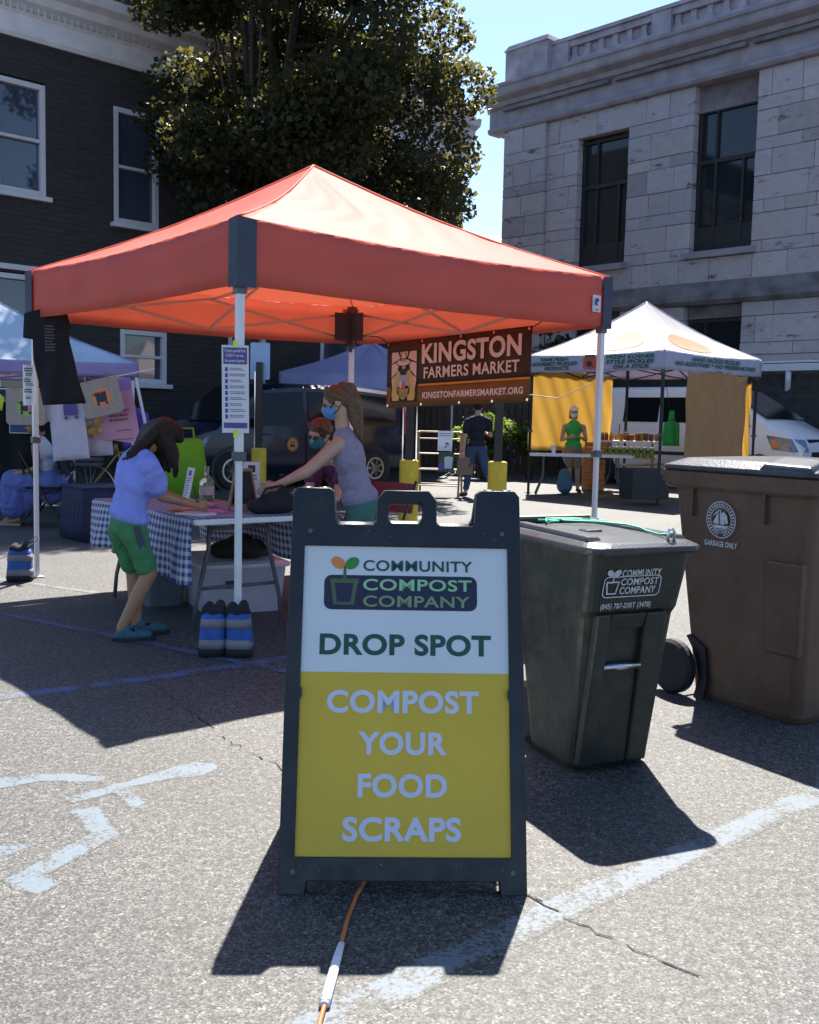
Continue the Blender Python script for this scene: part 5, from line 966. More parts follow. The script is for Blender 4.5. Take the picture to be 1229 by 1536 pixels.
def totebag(label,loc,rot,circ):
    t=thing('tote_bag',label,'bag',loc); fl=Fr((0,0,0),(math.cos(R(rot)),0,math.sin(R(rot))),(-math.sin(R(rot)),0,math.cos(R(rot))))
    q=MB(); P=rrect(-.215,-.40,.215,0,.05,5,(1,0,0,1)); q.prism(P,fl,-.018,.0); b=q.build('bag',canvas,t,bev=.006)
    q=MB(); q.flat(ellp(.01,-.20,.105,.105,32),fl,.003); l=q.build('logo_disc',pm('logo_'+circ[0],circ[1],.7,var=.05),b,fix=False)
    q=MB(); q.flat([(-.055,-.25),(.06,-.25),(.065,-.165),(-.05,-.165)],fl,.005); 
    for x in (-.04,.05): q.flat(ellp(x,-.268,.016,.016,14),fl,.005)
    for x in (-.045,-.015,.02,.05): q.flat(ellp(x,-.155,.014,.016,12),fl,.0055)
    q.stroke([(-.05,-.175),(-.085,-.15)],.010,fl,.005); q.build('cart_icon',M['ink'],l,fix=False)
    for x in (-.12,.12): q=MB(); q.prism([(x-.008,-.02),(x+.008,-.02),(x+.008,.05),(x-.008,.05)],fl,.002,.012); q.build('clothespin',M['wood'],t)
totebag('beige tote bag with a green disc and cart icon, pegged on the clothesline',(-4.165,11.15,1.55),0,('green',(.30,.50,.12)))
totebag('beige tote bag with an orange disc and cart icon, pegged on the clothesline',(-3.40,11.15,1.66),14,('orange',(.75,.27,.12)))
for lb,loc,rot,sc in (('white t-shirt with a purple cart print hanging under the black t-shirt',(-3.76,11.22,1.42),6,1.0),('second white t-shirt hanging behind the one with the cart print',(-3.55,11.45,1.46),4,.98)):
    t=thing('tshirt',lb,'t-shirt',loc); fl=Fr((0,0,0),(math.cos(R(rot)),0,math.sin(R(rot))),(-math.sin(R(rot)),0,math.cos(R(rot))))
    TW=[(-.2,-.64),(.2,-.64),(.19,-.2),(.24,-.22),(.29,-.08),(.15,.02),(.07,.03),(0,0),(-.07,.03),(-.15,.02),(-.29,-.08),(-.24,-.22),(-.19,-.2)]
    flatcloth('shirt',TW,fl,bpy.data.materials.get('white_cotton'),t,.012,.015)
    q=MB(); q.flat([(-.02,-.16),(.13,-.16),(.13,-.04),(-.02,-.04)],fl,.035); [q.flat(ellp(x,-.185,.02,.02,12),fl,.035) for x in (.0,.11)]; q.build('cart_print',M['purple'],t,fix=False)
t=thing('poster_banner','pink poster banner with food pictures hanging behind the orange disc tote','banner',(-3.33,11.42,1.68)); fl=Fr((0,0,0),(.985,0,.12),(-.05,0,1)); fl.v=V(.02,0,1).normalized(); 
poly=[(-.30,-.03),(.22,-.01),(.36,-.76),(-.25,-.62)]; q=MB(); q.prism(poly,fl,-.006,0); pb=q.build('sheet',pm('poster_pink',(.72,.40,.55),.6,var=.05,trans=.25),t)
q=MB(); q.flat([(-.30,-.03),(.22,-.01),(.24,-.14),(-.29,-.17)],fl,.003); q.build('violet_band',pm('poster_violet',(.32,.20,.50),.6,var=.05),pb,fix=False)
q=MB(); 
for i,(x,y) in enumerate(((-.22,-.10),(-.25,-.30),(-.20,-.38),(-.22,-.50),(-.12,-.45),(-.13,-.56),(-.19,-.58))): q.flat(ellp(x,y,.045+.01*(i%2),.05,14,i*40),fl,.005+.0006*i)
q.build('food_picture',pm('food_yellow',(.58,.40,.12),.7,var=.6,vs=18),pb,fix=False)
q=MB(); txtbars(q,fl,.0,-.49,.24,-.34,3,.006,0,.55,.25,9); txtbars(q,fl,.08,-.60,.26,-.57,1,.006,0,.4,.1,10); txtbars(q,fl,.02,-.70,.28,-.67,1,.006,0,.4,.1,11); q.build('lettering',pm('poster_print',(.28,.10,.16),.6,var=0),pb,fix=False)
neonc=pm('neon_yellow_cotton',(.62,.85,.06),.8,var=.05,trans=.2)
t=thing('tshirt','neon yellow t-shirt hanging at the far left edge of the picture','t-shirt',(-4.68,11.2,1.52)); flatcloth('shirt',[(-.2,-.64),(.2,-.64),(.19,-.2),(.24,-.22),(.27,-.08),(.15,.02),(.07,.03),(0,0),(-.07,.03),(-.15,.02),(-.27,-.08),(-.24,-.22),(-.19,-.2)],Fr((0,0,0),(1,0,0),(0,0,1)),neonc,t,.012,.015)
nvy=pm('navy_cloth',(.016,.024,.06),.85,var=.2,vs=6,bump=.4,bs=8)
t=thing('side_wall','black side curtain with blue panels at the back of the pale blue tent','curtain',(-5.35,14.2,0),3)
q=MB(); q.sheet(lambda u,v: V(-1.5+2.0*u,.03*math.sin(u*40),.05+1.55*v),40,3); q.build('curtain',M['blackcloth'],t,smooth=True,solid=.006)
fl=Fr((0,-.07,0),(1,0,0),(0,0,1)); q=MB(); q.prism([(-.9,1.42),(.40,1.42),(.40,1.62),(-.9,1.62)],fl,0,.01); q.build('blue_header',pm('blue_header',(.02,.05,.17),.6,var=.1),t)
q=MB(); q.stroke([(-.9,1.435),(.40,1.435)],.012,fl,.012); q.stroke([(-.15,1.0),(-.15,1.26),(.32,1.26),(.32,1.0),(-.15,1.0)],.014,fl,.004); q.build('white_edge',M['paper'],t,fix=False)
q=MB(); q.flat([(-.15,1.0),(.32,1.0),(.32,1.26),(-.15,1.26)],fl,.002); q.stroke([(-.03,1.05),(-.01,1.12),(.03,1.16),(.02,1.06)],.01,fl,.005); q.build('blue_panel',pm('blue_panel',(.02,.07,.22),.5,var=.3),t,fix=False)
t=thing('folding_chair','black folding chair the woman in the blue skirt sits on','chair',(-4.15,11.8,0),90); chair(t,M['blackcloth'])
t=thing('folding_chair','empty black folding chair below the white t-shirts','chair',(-3.72,11.75,0),97); chair(t,M['blackcloth'])
plb=pm('pale_plastic_bag',(.42,.38,.36),.4,var=.3,vs=8,trans=.3)
for lb,x,y,s_ in (('crumpled pale plastic bag on the ground under the empty black chair',-3.72,11.95,1.0),('smaller crumpled plastic bag on the ground beside the navy box table',-3.42,12.0,.8)):
    t=thing('plastic_bag',lb,'bag',(x,y,0)); q=MB(); [q.ell((random.uniform(-.1,.1),random.uniform(-.08,.08),.10+random.uniform(0,.12)),(.12*s_,.10*s_,.10*s_)) for k in range(6)]; organic(q,'bag',plb,t,.015,2)
t=thing('covered_table','low table under a pleated navy cloth beside the bicycle','table',(-3.12,10.75,0),40)
q=MB(); 
def skf(u,v):
    per=2*math.pi*u; x=.42*max(-1,min(1,1.35*math.cos(per))); y=.30*max(-1,min(1,1.35*math.sin(per))); k=1+.05*(1-v)+.03*(1-v)*math.sin(u*150)
    return V(x*k,y*k,.01+.54*v)
q.sheet(skf,120,4); q.build('cloth_skirt',nvy,t,smooth=True,solid=.004); q=MB(); q.box((0,0,.545),(.86,.62,.012)); q.build('cloth_top',nvy,t)
# bicycle
BK=thing('bicycle','yellow framed bicycle with a rear crate parked behind the navy covered table','bicycle',(-3.55,13.0,0),8)
fy_=pm('olive_yellow_paint',(.36,.30,.05),.4,var=.1)
for x in (-.48,.52):
    yM=Matrix.Rotation(R(90),3,'X'); q=MB(); c=V(x,0,.34); q.tube([c+V(.325*math.cos(R(a)),0,.325*math.sin(R(a))) for a in range(0,361,10)],.017,8,caps=False); wo=q.build('wheel',M['rubber'],BK,smooth=True)
    q=MB(); q.tube([c+V(.303*math.cos(R(a)),0,.303*math.sin(R(a))) for a in range(0,361,10)],.009,6,caps=False); q.build('rim',M['chrome'],wo,smooth=True)
    q=MB(); [q.tube([c+V(.02*math.cos(R(a+60*(k%2))),.02*(-1)**k,.02*math.sin(R(a+60*(k%2)))),c+V(.30*math.cos(R(a)),0,.30*math.sin(R(a)))],.0018,4) for k,a in enumerate(range(0,360,15))]; q.tube([c+V(0,-.05,0),c+V(0,.05,0)],.018,8); q.build('spokes',M['steel'],wo)
q=MB(); hd,bb_,st=V(.36,0,.82),V(.02,0,.30),V(-.14,0,.80)
for a,b,r in ((hd,st,.016),(hd-V(-.02,0,.1),bb_,.02),(st,bb_,.016),(bb_,V(-.48,.05,.34),.011),(bb_,V(-.48,-.05,.34),.011),(st,V(-.48,.05,.34),.010),(st,V(-.48,-.05,.34),.010),(st,V(-.17,0,.93),.013),(hd+V(-.02,0,.06),hd+V(.03,0,-.12),.02)): q.tube([a,b],r,8)
q.build('frame',fy_,BK,smooth=True); q=MB(); [q.tube([V(.39,s_*.03,.70),V(.42,s_*.05,.55),V(.52,s_*.055,.34)],.011,8) for s_ in (-1,1)]; q.build('fork',fy_,BK,smooth=True)
q=MB(); q.tube([V(.34,0,.86),V(.33,0,.98),V(.38,-.12,1.02),V(.30,-.27,1.0)],.011,8); q.tube([V(.33,0,.98),V(.38,.12,1.02),V(.30,.27,1.0)],.011,8); q.build('handlebar',M['chrome'],BK,smooth=True)
q=MB(); q.ell((-.19,0,.95),(.13,.08,.03)); q.build('saddle',M['black'],BK,smooth=True)
q=MB(); q.lathe([(.085,-.004),(.095,-.004),(.095,.004),(.085,.004)],tuple(bb_+V(0,-.05,0)),24,M=Matrix.Rotation(R(90),3,'X')); q.tube([bb_+V(0,-.06,0),bb_+V(.08,-.07,-.14)],.009,6); q.tube([bb_+V(0,.06,0),bb_+V(-.08,.07,.14)],.009,6); q.box(tuple(bb_+V(.08,-.11,-.14)),(.09,.08,.02)); q.box(tuple(bb_+V(-.08,.11,.14)),(.09,.08,.02)); q.build('crank',M['steel'],BK)
q=MB(); 
for z in (.66,.72,.78,.84): q.box((-.52,-.14,z),(.36,.012,.035)); q.box((-.52,.14,z),(.36,.012,.035)); q.box((-.70,0,z),(.012,.29,.035)); q.box((-.34,0,z),(.012,.29,.035))
q.box((-.52,0,.64),(.36,.28,.012)); q.build('crate',pm('gray_crate',(.10,.10,.12),.6),BK)
# ================================================================ BOLLARDS with sign posts
bol=thing('bollard','%','bollard',(-2.42,16.4,0))
def bollard(label,loc,sign=False,strips=0):
    t=thing('bollard',label,'bollard',loc,0,'yellow bollards with dark posts'); q=MB(); q.lathe([(0,0),(.125,0),(.121,.01),(.121,.775),(.112,.795),(.09,.80),(0,.80)],n=32); q.build('sleeve',M['yellow'],t,smooth=False,bev=.004)
    q=MB(); q.box((0,0,1.35),(.10,.10,1.6)); q.build('post',M['blackmetal'],t,bev=.006)
    for s_ in strips or (): q=MB(); q.box((s_,-.02,1.35),(.014,.03,1.3)); q.build('strip',M['chrome'],t)
    if sign:
        q=MB(); q.prism(rrect(-.155,-.29,.155,.29,.03),Fr((0,.06,2.17),(1,0,0),(0,0,1)),-.002,.003); q.build('sign_plate',pm('sign_back',(.30,.42,.62),.4,.4,.05),t)
    return t
bpy.data.objects.remove(bol)
bollard('yellow bollard by the blue van with a sign plate on its dark post',(-2.42,16.4,0),True,(-.065,))
bollard('yellow bollard left of the drying rack with bright strips on its dark post',(-.018,12.88,0),False,(-.085,.085))
bollard('yellow bollard right of the drying rack, seen above the sign\'s right corner',(1.10,13.0,0))
# ---- wooden drying rack
DR=thing('drying_rack','folding wooden drying rack with a white paper and a photo banner hung on it','drying rack',(.50,17.9,0),-8)
for s_ in (-1,1):
    for d_ in (-1,1): q=MB(); q.bar((s_*.37,d_*.34,0),(s_*.37,-d_*.05,1.10),.035,.02); q.build('leg',M['wood'],DR)
for d_ in (-1,1):
    for z in (.18,.45,.72,.98): y=d_*(.34-.39*z/1.1); q=MB(); q.tube([(-.37,y,z),(.37,y,z)],.011,8); q.build('rung',pm('rung_wood',(.50,.34,.20),.5) if 'rung_wood' not in bpy.data.materials else bpy.data.materials['rung_wood'],DR)
q=MB(); q.tube([(-.37,0,1.10),(.37,0,1.10)],.014,8); q.build('top_rail',bpy.data.materials['rung_wood'],DR)
t=thing('paper_sign','white paper with a blue arrow hung over the drying rack','notice',(.60,17.78,.0),-8); fr=Fr((0,-.10,.78),(1,0,0),(0,.09,1)); q=MB(); q.prism([(-.13,0),(.12,0),(.12,.34),(-.13,.34)],fr,0,.003); q.build('sheet',M['paper'],t)
q=MB(); q.stroke([(.0,.04),(.04,.13)],.02,fr,.006); q.stroke([(-.01,.12),(.04,.14),(.07,.09)],.018,fr,.0065); txtbars(q,fr,-.1,.24,.1,.31,2,.006,0,.4,.2,3); q.build('arrow',pm('arrow_blue',(.05,.10,.45),.6,var=0),t,fix=False)
t=thing('photo_banner','photo print of a white bucket on grass hung below the white paper','banner',(.63,17.73,0),-8); fr=Fr((0,-.13,.42),(1,0,0),(0,.09,1)); q=MB(); q.prism([(-.14,0),(.13,0),(.13,.34),(-.14,.34)],fr,0,.003); sh_=q.build('sheet',pm('print_green',(.06,.10,.04),.7,var=.5,vs=12),t)
q=MB(); q.flat([(-.03,.06),(.09,.06),(.11,.24),(-.04,.24)],fr,.005); q.flat(ellp(.035,.245,.075,.022),fr,.006); q.build('bucket_print',M['paper'],sh_,fix=False)
q=MB(); q.flat(ellp(-.09,.09,.045,.07),fr,.005); q.build('flower_print',pm('flower_purple',(.16,.08,.36),.7,var=.3,vs=30),sh_,fix=False)
# ================================================================ middle periwinkle tent behind the van
peri=pm('periwinkle_canopy',(.60,.60,.90),.5,var=.08,vs=2,bump=.2,bs=4,trans=.4,tr_col=(.5,.52,.92))
MT,_=tent('canopy_tent','periwinkle blue pop-up tent standing behind the dark blue van','' or (-.96,23.75,0),-22,1.525,1.88,2.28,3.05,(peri,peri),M['white'],(1,1,1,1),legw=.04)
# ================================================================ VANS
def van(t,st,wd,paint,near,windows,ws_,wheels,wr,trimm,lights):
    # st: stations (x, z_sill, z_belt, z_top, halfwidth factor); lofted body
    def ring(s):
        x,zs,zb,zt,k=s; w=wd*k; tw=w*(.86 if zt>zb+.25 else .93); hi=max(zt-.10,zb+.01)
        half=[(w*.90,zs),(w*.985,zs+.12),(w,(zs+zb)/2),(w*.985,zb),(tw,hi),(tw-.13,max(zt-.02,hi+.002)),(0,max(zt,hi+.004))]
        return [(x,-y,z) for y,z in half]+[(x,y,z) for y,z in half[::-1][1:]]
    q=MB(); loft(q,[ring(s) for s in st]); body=q.build('body',paint,t,smooth=True); em_=body.modifiers.new('e','EDGE_SPLIT'); em_.split_angle=R(38)
    def at(x):
        for a,b in zip(st[:-1],st[1:]):
            if a[0]<=x<=b[0]: u=(x-a[0])/(b[0]-a[0]); return [a[i]+(b[i]-a[i])*u for i in range(5)]
    def side(x,v,s_,off=.008):
        _,zs,zb,zt,k=at(x); w=wd*k; tw=w*(.86 if zt>zb+.25 else .93); hi=max(zt-.10,zb+.01); return V(x,s_*(w*.985+(tw-w*.985)*v+off),zb+(hi-zb)*v)
    for s_ in (-1,1):
        for (x0,x1,x2,x3,v0,v1) in windows:
            q=MB(); P=[side(x0,v0,s_),side(x1,v0,s_),side(x2,v1,s_),side(x3,v1,s_)]; q.add(P,[(0,1,2,3)]); q.build('side_window',M['vglass'],t,solid=.012)
    a,b=at(ws_[0]),at(ws_[1]); q=MB(); q.add([(ws_[0],-wd*.72,a[3]+.012),(ws_[0],wd*.72,a[3]+.012),(ws_[1],wd*.82,b[3]+.012),(ws_[1],-wd*.82,b[3]+.012)],[(0,1,2,3)]); q.build('windshield',M['vglass'],t,solid=.015)
    for x in wheels:
        for s_ in (-1,1):
            y=s_*(wd*.99-.09); wM=Matrix.Rotation(R(90),3,'X')
            q=MB(); q.lathe([(0,-.05),(wr*1.22,-.05),(wr*1.22,.05),(0,.05)],(x,s_*(wd*.985-.045),wr*1.04),28,M=wM); q.build('wheel_arch',trimm,body)
            q=MB(); q.lathe([(wr*.6,-.10),(wr*.93,-.10),(wr,-.07),(wr,.07),(wr*.93,.10),(wr*.6,.10)],(x,y+s_*.035,wr),32,M=wM); wo=q.build('wheel',M['rubber'],t)
            q=MB(); q.lathe([(0,-.09),(wr*.6,-.09),(wr*.6,.09),(0,.09)],(x,y+s_*.03,wr),24,M=wM); 
            ro=q.build('rim',M['gunmetal'],wo); q=MB()
            for k in range(7): an=R(k*360/7); q.box((x+wr*.32*math.cos(an),y+s_*.125,wr+wr*.32*math.sin(an)),(wr*.58,.02,wr*.15),rot=Matrix.Rotation(-an,3,'Y'))
            q.ring((0,0),wr*.54,wr*.63,Fr((x,y+s_*.136,wr),(1,0,0),(0,0,1)),0); q.build('hubcap',M['steel'],wo)
    for nm,poly,mt in lights: q=MB(); q.hexa(*poly); q.build(nm,mt,t,bev=.01)
    return body,side
navyp=pm('navy_car_paint',(.006,.011,.032),.25,var=.05,coat=.15); whitep=pm('white_car_paint',(.80,.80,.82),.22,var=.02,coat=.5)
lamp=pm('headlamp_lens',(.16,.20,.34),.08,.3,.3,vs=14,spec=.9); grl=pm('grille_black',(.02,.02,.022),.4)
BV=thing('van','dark navy blue van with an orange round door emblem parked behind the red tent','van',(-2.52,19.75,0),221)
st=[(-2.45,.42,1.05,1.55,.93),(-2.40,.28,1.08,1.84,.97),(-1.2,.25,1.08,1.93,1),(.3,.25,1.08,1.93,1),(.95,.25,1.08,1.86,1),(1.85,.25,1.06,1.16,.99),(2.35,.28,.92,.98,.95),(2.52,.34,.72,.80,.84)]
b_,sd_=van(BV,st,.92,navyp,1,[(-2.2,-1.15,-1.15,-2.15,.12,.92),(-1.05,-.05,-.05,-1.05,.12,.92),(.05,1.50,.95,.05,.12,.92)],(1.02,1.80),(-1.60,1.60),.34,M['black'],
 [('headlight',([(2.18,.62,.70),(2.50,.55,.70),(2.48,.80,.72),(2.15,.90,.72)],[(2.10,.62,.92),(2.36,.55,.88),(2.32,.80,.90),(2.02,.91,.95)]),lamp),('headlight',([(2.18,-.90,.70),(2.46,-.80,.70),(2.48,-.55,.72),(2.15,-.62,.72)],[(2.06,-.91,.94),(2.34,-.80,.9),(2.36,-.55,.90),(2.1,-.62,.93)]),lamp),
 ('bumper',([(2.4,-.8,.30),(2.58,-.6,.30),(2.58,.6,.30),(2.4,.8,.3)],[(2.4,-.8,.52),(2.56,-.6,.52),(2.56,.6,.52),(2.4,.8,.52)]),M['black']),('tail_light',([(-2.47,.74,1.0),(-2.36,.74,1.0),(-2.36,.91,1.0),(-2.47,.88,1.0)],[(-2.45,.70,1.5),(-2.36,.70,1.5),(-2.36,.85,1.5),(-2.45,.83,1.5)]),pm('red_lens',(.35,.02,.02),.2)),
 ('mirror',([(1.05,.95,1.12),(1.18,.95,1.12),(1.16,1.12,1.12),(1.05,1.12,1.12)],[(1.05,.93,1.28),(1.16,.93,1.28),(1.14,1.10,1.28),(1.05,1.10,1.28)]),M['black'])])
fe=Fr((.34,.935,.80),(-1,0,0),(0,0,1)); q=MB(); q.ring((0,0),.0,.13,fe,.004); e0=q.build('door_emblem',pm('emblem_orange',(.55,.22,.06),.6,var=.1),BV,fix=False)
q=MB(); q.ring((0,0),.105,.118,fe,.006); q.flat([(-.06,-.05),(.06,-.05),(.045,.0),(-.045,0)],fe,.006); [q.stroke([(x,.0),(x*.7,.06)],.016,fe,.006) for x in (-.04,0,.04)]; q.build('emblem_mark',M['ink'],e0,fix=False)
q=MB(); [q.box((x,.928,.62),(.012,.01,.80)) for x in (0.02,-1.1)]; q.box((-.55,.932,.98),(.14,.02,.03)); q.box((.9,.932,.98),(.14,.02,.03)); q.build('door_seams',M['black'],b_)
WV=thing('van','white cargo van parked nose right behind the pickle tent','van',(6.07,22.19,0),-45)
st=[(-2.80,.5,1.25,1.7,.93),(-2.74,.38,1.30,2.05,.97),(-1.5,.34,1.30,2.12,1),(.55,.34,1.30,2.12,1),(1.05,.34,1.30,2.06,1),(2.12,.34,1.28,1.42,.99),(2.62,.36,1.10,1.18,.95),(2.80,.42,.86,.95,.86)]
b_,sd_=van(WV,st,1.0,whitep,-1,[(-1.15,-.30,-.30,-1.15,.08,.80),(-.22,.55,.55,-.22,.08,.80),(.68,1.80,1.08,.68,.05,.90)],(1.12,2.06),(-1.75,1.95),.35,M['black'],
 [('headlight',([(2.26,-1.0,.88),(2.70,-.965,.84),(2.86,-.66,.84),(2.3,-.66,.9)],[(2.12,-1.0,1.15),(2.60,-.975,1.09),(2.76,-.66,1.07),(2.2,-.6,1.16)]),lamp),('headlight',([(2.3,.66,.9),(2.86,.66,.84),(2.70,.965,.84),(2.26,1.0,.88)],[(2.2,.6,1.16),(2.76,.66,1.07),(2.60,.975,1.09),(2.12,1.0,1.15)]),lamp),
 ('turn_signal',([(2.27,-1.008,.91),(2.40,-1.0,.90),(2.40,-.95,.90),(2.27,-.96,.91)],[(2.20,-1.008,1.08),(2.33,-1.0,1.06),(2.33,-.95,1.06),(2.20,-.96,1.08)]),pm('orange_lens',(.80,.22,.06),.25,var=0)),
 ('grille',([(2.66,-.52,.72),(2.84,-.45,.72),(2.84,.45,.72),(2.66,.52,.72)],[(2.60,-.52,1.10),(2.72,-.45,1.08),(2.72,.45,1.08),(2.6,.52,1.1)]),grl),('bumper',([(2.6,-.9,.36),(2.88,-.65,.36),(2.88,.65,.36),(2.6,.9,.36)],[(2.6,-.9,.66),(2.87,-.65,.66),(2.87,.65,.66),(2.6,.9,.66)]),M['gunmetal']),
 ('mirror',([(1.35,-1.22,1.32),(1.48,-1.22,1.32),(1.48,-1.0,1.32),(1.35,-1.0,1.32)],[(1.33,-1.2,1.62),(1.45,-1.2,1.62),(1.45,-.98,1.62),(1.33,-.98,1.62)]),M['black'])])
q=MB(); q.box((.1,-1.004,.72),(4.2,.02,.07)); q.build('side_molding',grl,b_); q=MB(); [q.box((x,-1.003,.85),(.012,.012,.9)) for x in (.62,-1.22)]; q.build('door_seams',M['gunmetal'],b_)
# ================================================================ PICKLE TENT
wcan=pm('white_canopy',(.66,.62,.62),.55,var=.04,vs=2,bump=.15,bs=4,trans=.3,tr_col=(.8,.72,.70)); lavv=pm('lavender_valance',(.56,.54,.66),.7,var=.04,trans=.3,tr_col=(.65,.62,.8))
PT,ph=tent('canopy_tent','white pop-up tent with green pickle lettering on its valance and black poles','' or (4.18,18.78,0),41.3,1.475,2.20,2.50,3.50,(wcan,lavv),M['blackmetal'],(1,1,1,1),legw=.045,sag=.07)
truss(PT,1.42,2.16,2.42,3.4,M['blackmetal'])
pkg=pm('pickle_green_print',(.005,.10,.065),.6,var=.05)
VL=Fr((-1.475-.03,0,2.35),(0,-1,0),(0,0,1)); VR=Fr((0,-1.475-.03,2.35),(1,0,0),(0,0,1))
text(PT,'lettering',VL,[('FARM FRESH',-1.15,.035,-.50,.10),('GOURMET PICKLED',-1.36,-.045,-.30,.020),('PRODUCTS',-1.05,-.125,-.48,-.06)],pkg,.045,.006,.25)
text(PT,'lettering',VL,[('FRESH KOSHER',.32,.035,1.30,.105),('STYLE PICKLES',.32,-.045,1.30,.022),('ON A STICK',.48,-.128,1.22,-.06)],pkg,.045,.006,.25)
text(PT,'lettering',VR,[('HAND PACKED PICKLES',-.75,.01,.70,.085),('NO ADDITIVES & NO PRESERVATIVES',-1.22,-.075,1.22,-.005)],pkg,.045,.006,.25)
q=MB(); q.flat(rrect(-.17,-.12,.12,.09,.04),VL,.004); j_=q.build('jar_print',pm('jar_red',(.55,.10,.06),.6,var=.3,vs=25),PT,fix=False); q=MB(); q.flat([(-.13,.09),(.08,.09),(.08,.125),(-.13,.125)],VL,.005); q.flat(ellp(-.03,-.03,.06,.05),VL,.006); q.build('jar_lid_print',M['ink'],j_,fix=False)
def roofpt(k,u,v,H=1.475,zt=2.5,zp=3.5,sag=.07):
    x=(2*u-1)*H*(1-v); s=math.sin(math.pi*v)*sag*2.2*(1-.45*abs(2*u-1))+.035*math.sin(math.pi*u)*(1-v)**3; return Matrix.Rotation(R(90*k),3,'Z')@V(x,-H*(1-v),zt+(zp-zt)*v-s+.012)
for k,uc in ((0,.40),(3,.60)):
    q=MB(); q.sheet(lambda a,b: roofpt(k,uc+.26*b*math.cos(2*math.pi*a),.30+.20*b*math.sin(2*math.pi*a)),36,5); q.build('roof_print',pm('roof_orange_print',(.62,.30,.18),.6,var=.15,vs=6,trans=.3) if 'roof_orange_print' not in bpy.data.materials else bpy.data.materials['roof_orange_print'],PT,fix=False)
def ptl(x,y,z=0): a=R(41.3); return V(4.18+x*math.cos(a)-y*math.sin(a),18.78+x*math.sin(a)+y*math.cos(a),z)
def drape(name,label,p0,p1,z0,z1,mat,seed):
    d=(p1-p0); L=d.length; t=thing(name,label,'curtain',p0); n=V(-d.y,d.x,0).normalized(); rr=random.Random(seed); ph_=rr.random()*6
    q=MB(); q.sheet(lambda u,v: d*u+n*(.025*math.sin(u*14+ph_+v*2)*(1.1-v)+.012*math.sin(u*37+v*11))+V(0,0,z0+(z1-z0)*v-.03*math.sin(math.pi*u*3)*(v>.95)),36,14); q.build('sheet',mat,t,smooth=True,solid=.003); return t
ysh=pm('yellow_sheet',(.66,.48,.16),.85,var=.10,vs=4,bump=.4,bs=6,trans=.5,tr_col=(.95,.72,.28)); tsh=pm('tan_sheet',(.52,.34,.17),.9,var=.10,vs=4,bump=.3,bs=6,trans=.4,tr_col=(.75,.45,.17))
drape('hanging_sheet','bright yellow sheet hanging behind the vendor in the pickle tent',ptl(-1.40,1.46),ptl(1.0,1.46),.78,2.24,ysh,1)
drape('hanging_sheet','tan sheet hanging from the right side of the pickle tent',ptl(-.85,-1.50),ptl(.98,-1.50),.68,2.20,tsh,2)
drape('hanging_sheet','narrow yellow sheet seen past the lower right of the tan sheet',ptl(1.40,-.7),ptl(1.40,-1.35),.68,2.1,ysh,3)
# table of the vendor
def ftable(name,label,loc,rz,L,D,h,group=None):
    t=thing(name,label,'table',loc,rz,group); q=MB(); q.prism(rrect(-L/2,-D/2,L/2,D/2,.03),XY,h-.04,h); q.build('top',M['whiteplastic'],t,bev=.005)
    for sx in (-1,1):
        for sy in (-1,1): q=MB(); q.tube([(sx*(L/2-.25),sy*D*.30,h-.04),(sx*(L/2-.25),sy*D*.33,.35),(sx*(L/2-.12),sy*D*.40,0.01)],.014,8); q.build('leg',M['gunmetal'],t)
        q=MB(); q.tube([(sx*(L/2-.22),-D*.34,.28),(sx*(L/2-.22),D*.34,.28)],.010,6); q.build('brace',M['gunmetal'],t)
    return t
ftable('folding_table','white folding table in front of the vendor in green','' or (3.02,18.35,0),-6,1.80,.74,.75)
ftable('folding_table','back white table carrying rows of pickle jars beside the white van','' or (4.35,20.35,0),-12,1.30,.55,.98)
BH=thing('bench','low wooden bench of green pickle jars below the jar table','bench',(4.12,19.95,0),-12); q=MB(); q.box((0,0,.66),(1.25,.30,.03)); q.build('top',M['wood'],BH); 
for sx in (-1,1): q=MB(); q.box((sx*.55,0,.32),(.04,.26,.65)); q.build('leg',M['wood'],BH)
jl=pm('jar_lid_metal',(.5,.45,.35),.35,.8,.1); jm=[pm('relish_'+n,c,.2,var=.3,vs=20) for n,c in (('red',(.32,.05,.03)),('amber',(.38,.17,.04)),('dark',(.14,.05,.03)),('green',(.16,.22,.04)))]
def jar(name,label,group,loc,m,r=.040,h=.13):
    t=thing(name,label,'jar',loc,0,group); q=MB(); q.lathe([(0,0),(r*.92,0),(r,.008),(r,h*.78),(r*.8,h*.88),(0,h*.88)],n=16); q.build('jar_body',m,t); q=MB(); q.lathe([(0,h*.86),(r*.86,h*.86),(r*.86,h),(0,h)],n=16); q.build('lid',jl,t); return t
for row in range(2):
    for i in range(13):
        x=-.58+i*.096; a=R(-12); yy=-.16+row*.18+random.uniform(-.02,.02); x+=random.uniform(-.012,.012)
        if (i*5+row*3)%11==4: continue
        jar('pickle_jar','small preserve jar in the long rows on the back white table','jars on the back white table',(4.35+x*math.cos(a)-yy*math.sin(a),20.35+x*math.sin(a)+yy*math.cos(a),.982),jm[random.randint(0,2)],random.choice((.036,.042,.045)),random.choice((.12,.15,.165)))
for i in range(9):
    x=-.52+i*.13; a=R(-12); jar('pickle_jar','wide jar of green pickles on the low wooden bench','jars on the low bench',(4.12+x*math.cos(a),19.95+x*math.sin(a),.677),jm[3],.058,.19)
orc=pm('orange_crate_wood',(.42,.16,.05),.7,var=.2,vs=9)
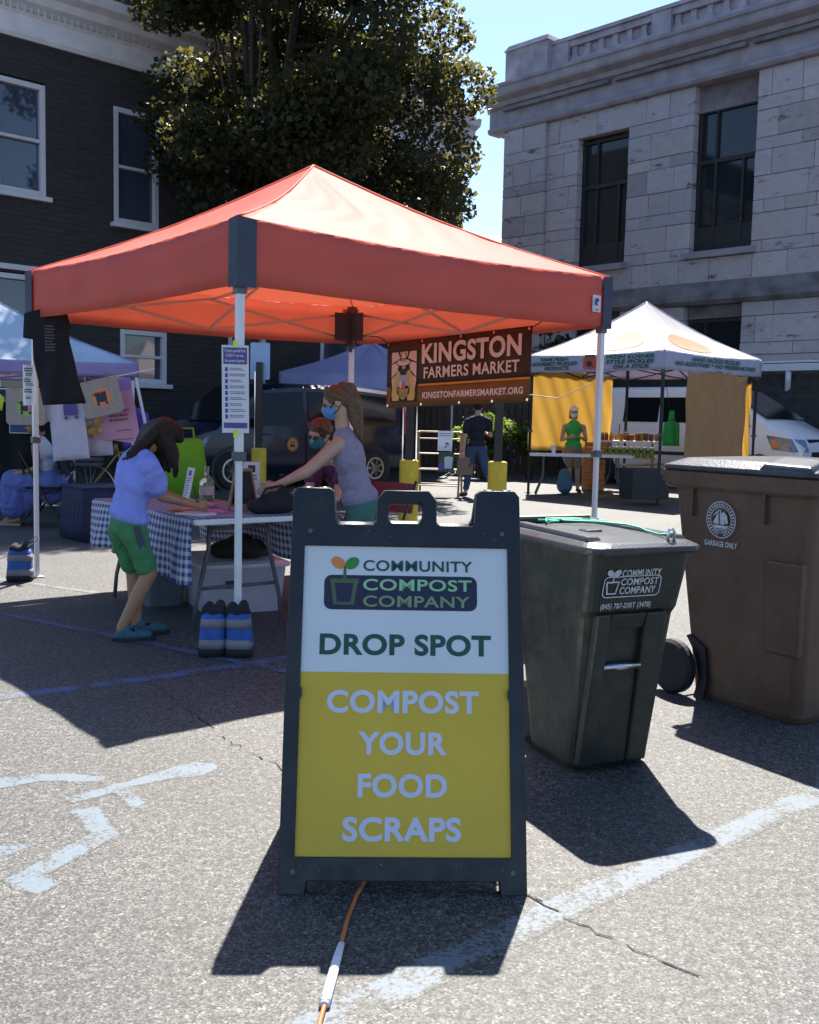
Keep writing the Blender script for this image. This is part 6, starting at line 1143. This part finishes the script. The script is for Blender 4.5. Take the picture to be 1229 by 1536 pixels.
for i,(z,lb) in enumerate(((0.0,'orange wooden crate at the bottom of the stack beside the vendor'),(.32,'orange wooden crate in the middle of the stack beside the vendor'),(.64,'orange wooden crate on top of the stack beside the vendor'))):
    t=thing('crate',lb,'crate',(3.58,20.15,z),-8+4*i,'stacked orange crates'); q=MB()
    for k in range(3): q.box((0,-.16,.055+k*.10),(.42,.014,.085)); q.box((0,.16,.055+k*.10),(.42,.014,.085)); q.box((-.205,0,.055+k*.10),(.014,.31,.085)); q.box((.205,0,.055+k*.10),(.014,.31,.085))
    q.build('slats',orc,t); q=MB(); [q.box((sx*.19,sy*.145,.155),(.02,.02,.30)) for sx in (-1,1) for sy in (-1,1)]; q.build('corner_battens',orc,t); q=MB(); q.box((0,0,.01),(.40,.30,.012)); q.build('base',orc,t)
t=thing('backpack','blue backpack on the ground under the front white table','bag',(2.84,18.9,0),10); q=MB(); q.cap((0,0,.15),(0,.02,.36),.15,.11); q.ell((0,-.10,.16),(.11,.07,.12)); organic(q,'pack',pm('teal_blue_nylon',(.06,.16,.24),.6,var=.2,vs=12),t,.014,3); q=MB(); q.tube([(-.05,0,.46),(0,0,.52),(.05,0,.46)],.01,6); q.build('handle',M['blackcloth'],t)
t=thing('apron','green apron hanging from the pickle tent pole beside the tan sheet','apron',(4.42,17.6,.95),5); flatcloth('cloth',[(-.14,0),(.16,0),(.15,.38),(.07,.42),(.05,.60),(-.03,.60),(-.05,.42),(-.13,.38)],Fr((0,0,0),(1,0,0),(0,0,1)),bpy.data.materials['kelly_green_cotton'],t,.01,.02); q=MB(); q.tube([(-.03,0,.6),(-.08,.02,.9),(-.15,.05,1.22)],.005,5); q.build('strap',M['blackcloth'],t)
t=thing('cup','small white cup on the left end of the vendor\'s front table','cup',(2.55,18.42,.75)); q=MB(); q.lathe([(0,0),(.035,0),(.042,.13),(.036,.13),(.03,.01),(0,.01)],n=18); q.build('cup_body',M['white'],t); q=MB(); q.lathe([(0,.13),(.044,.13),(.042,.15),(0,.15)],n=18); q.build('lid',M['white'],t)
q=MB(); P=[(4.45,16.2),(4.9,16.6)]
t=thing('tent_poles','bundle of dark poles and straps lying on crates left of the garbage cart lid','poles',(3.85,16.9,0),20); q=MB(); q.box((0,0,.34),(.7,.4,.5)); q.build('box',pm('dark_box',(.03,.03,.03),.7),t,bev=.01); q=MB(); q.tube([(-.5,-.05,.64),(.7,.1,.66)],.02,8); q.tube([(-.45,.1,.64),(.6,-.1,.68)],.018,8); q.build('pole_bundle',M['wood'],t)
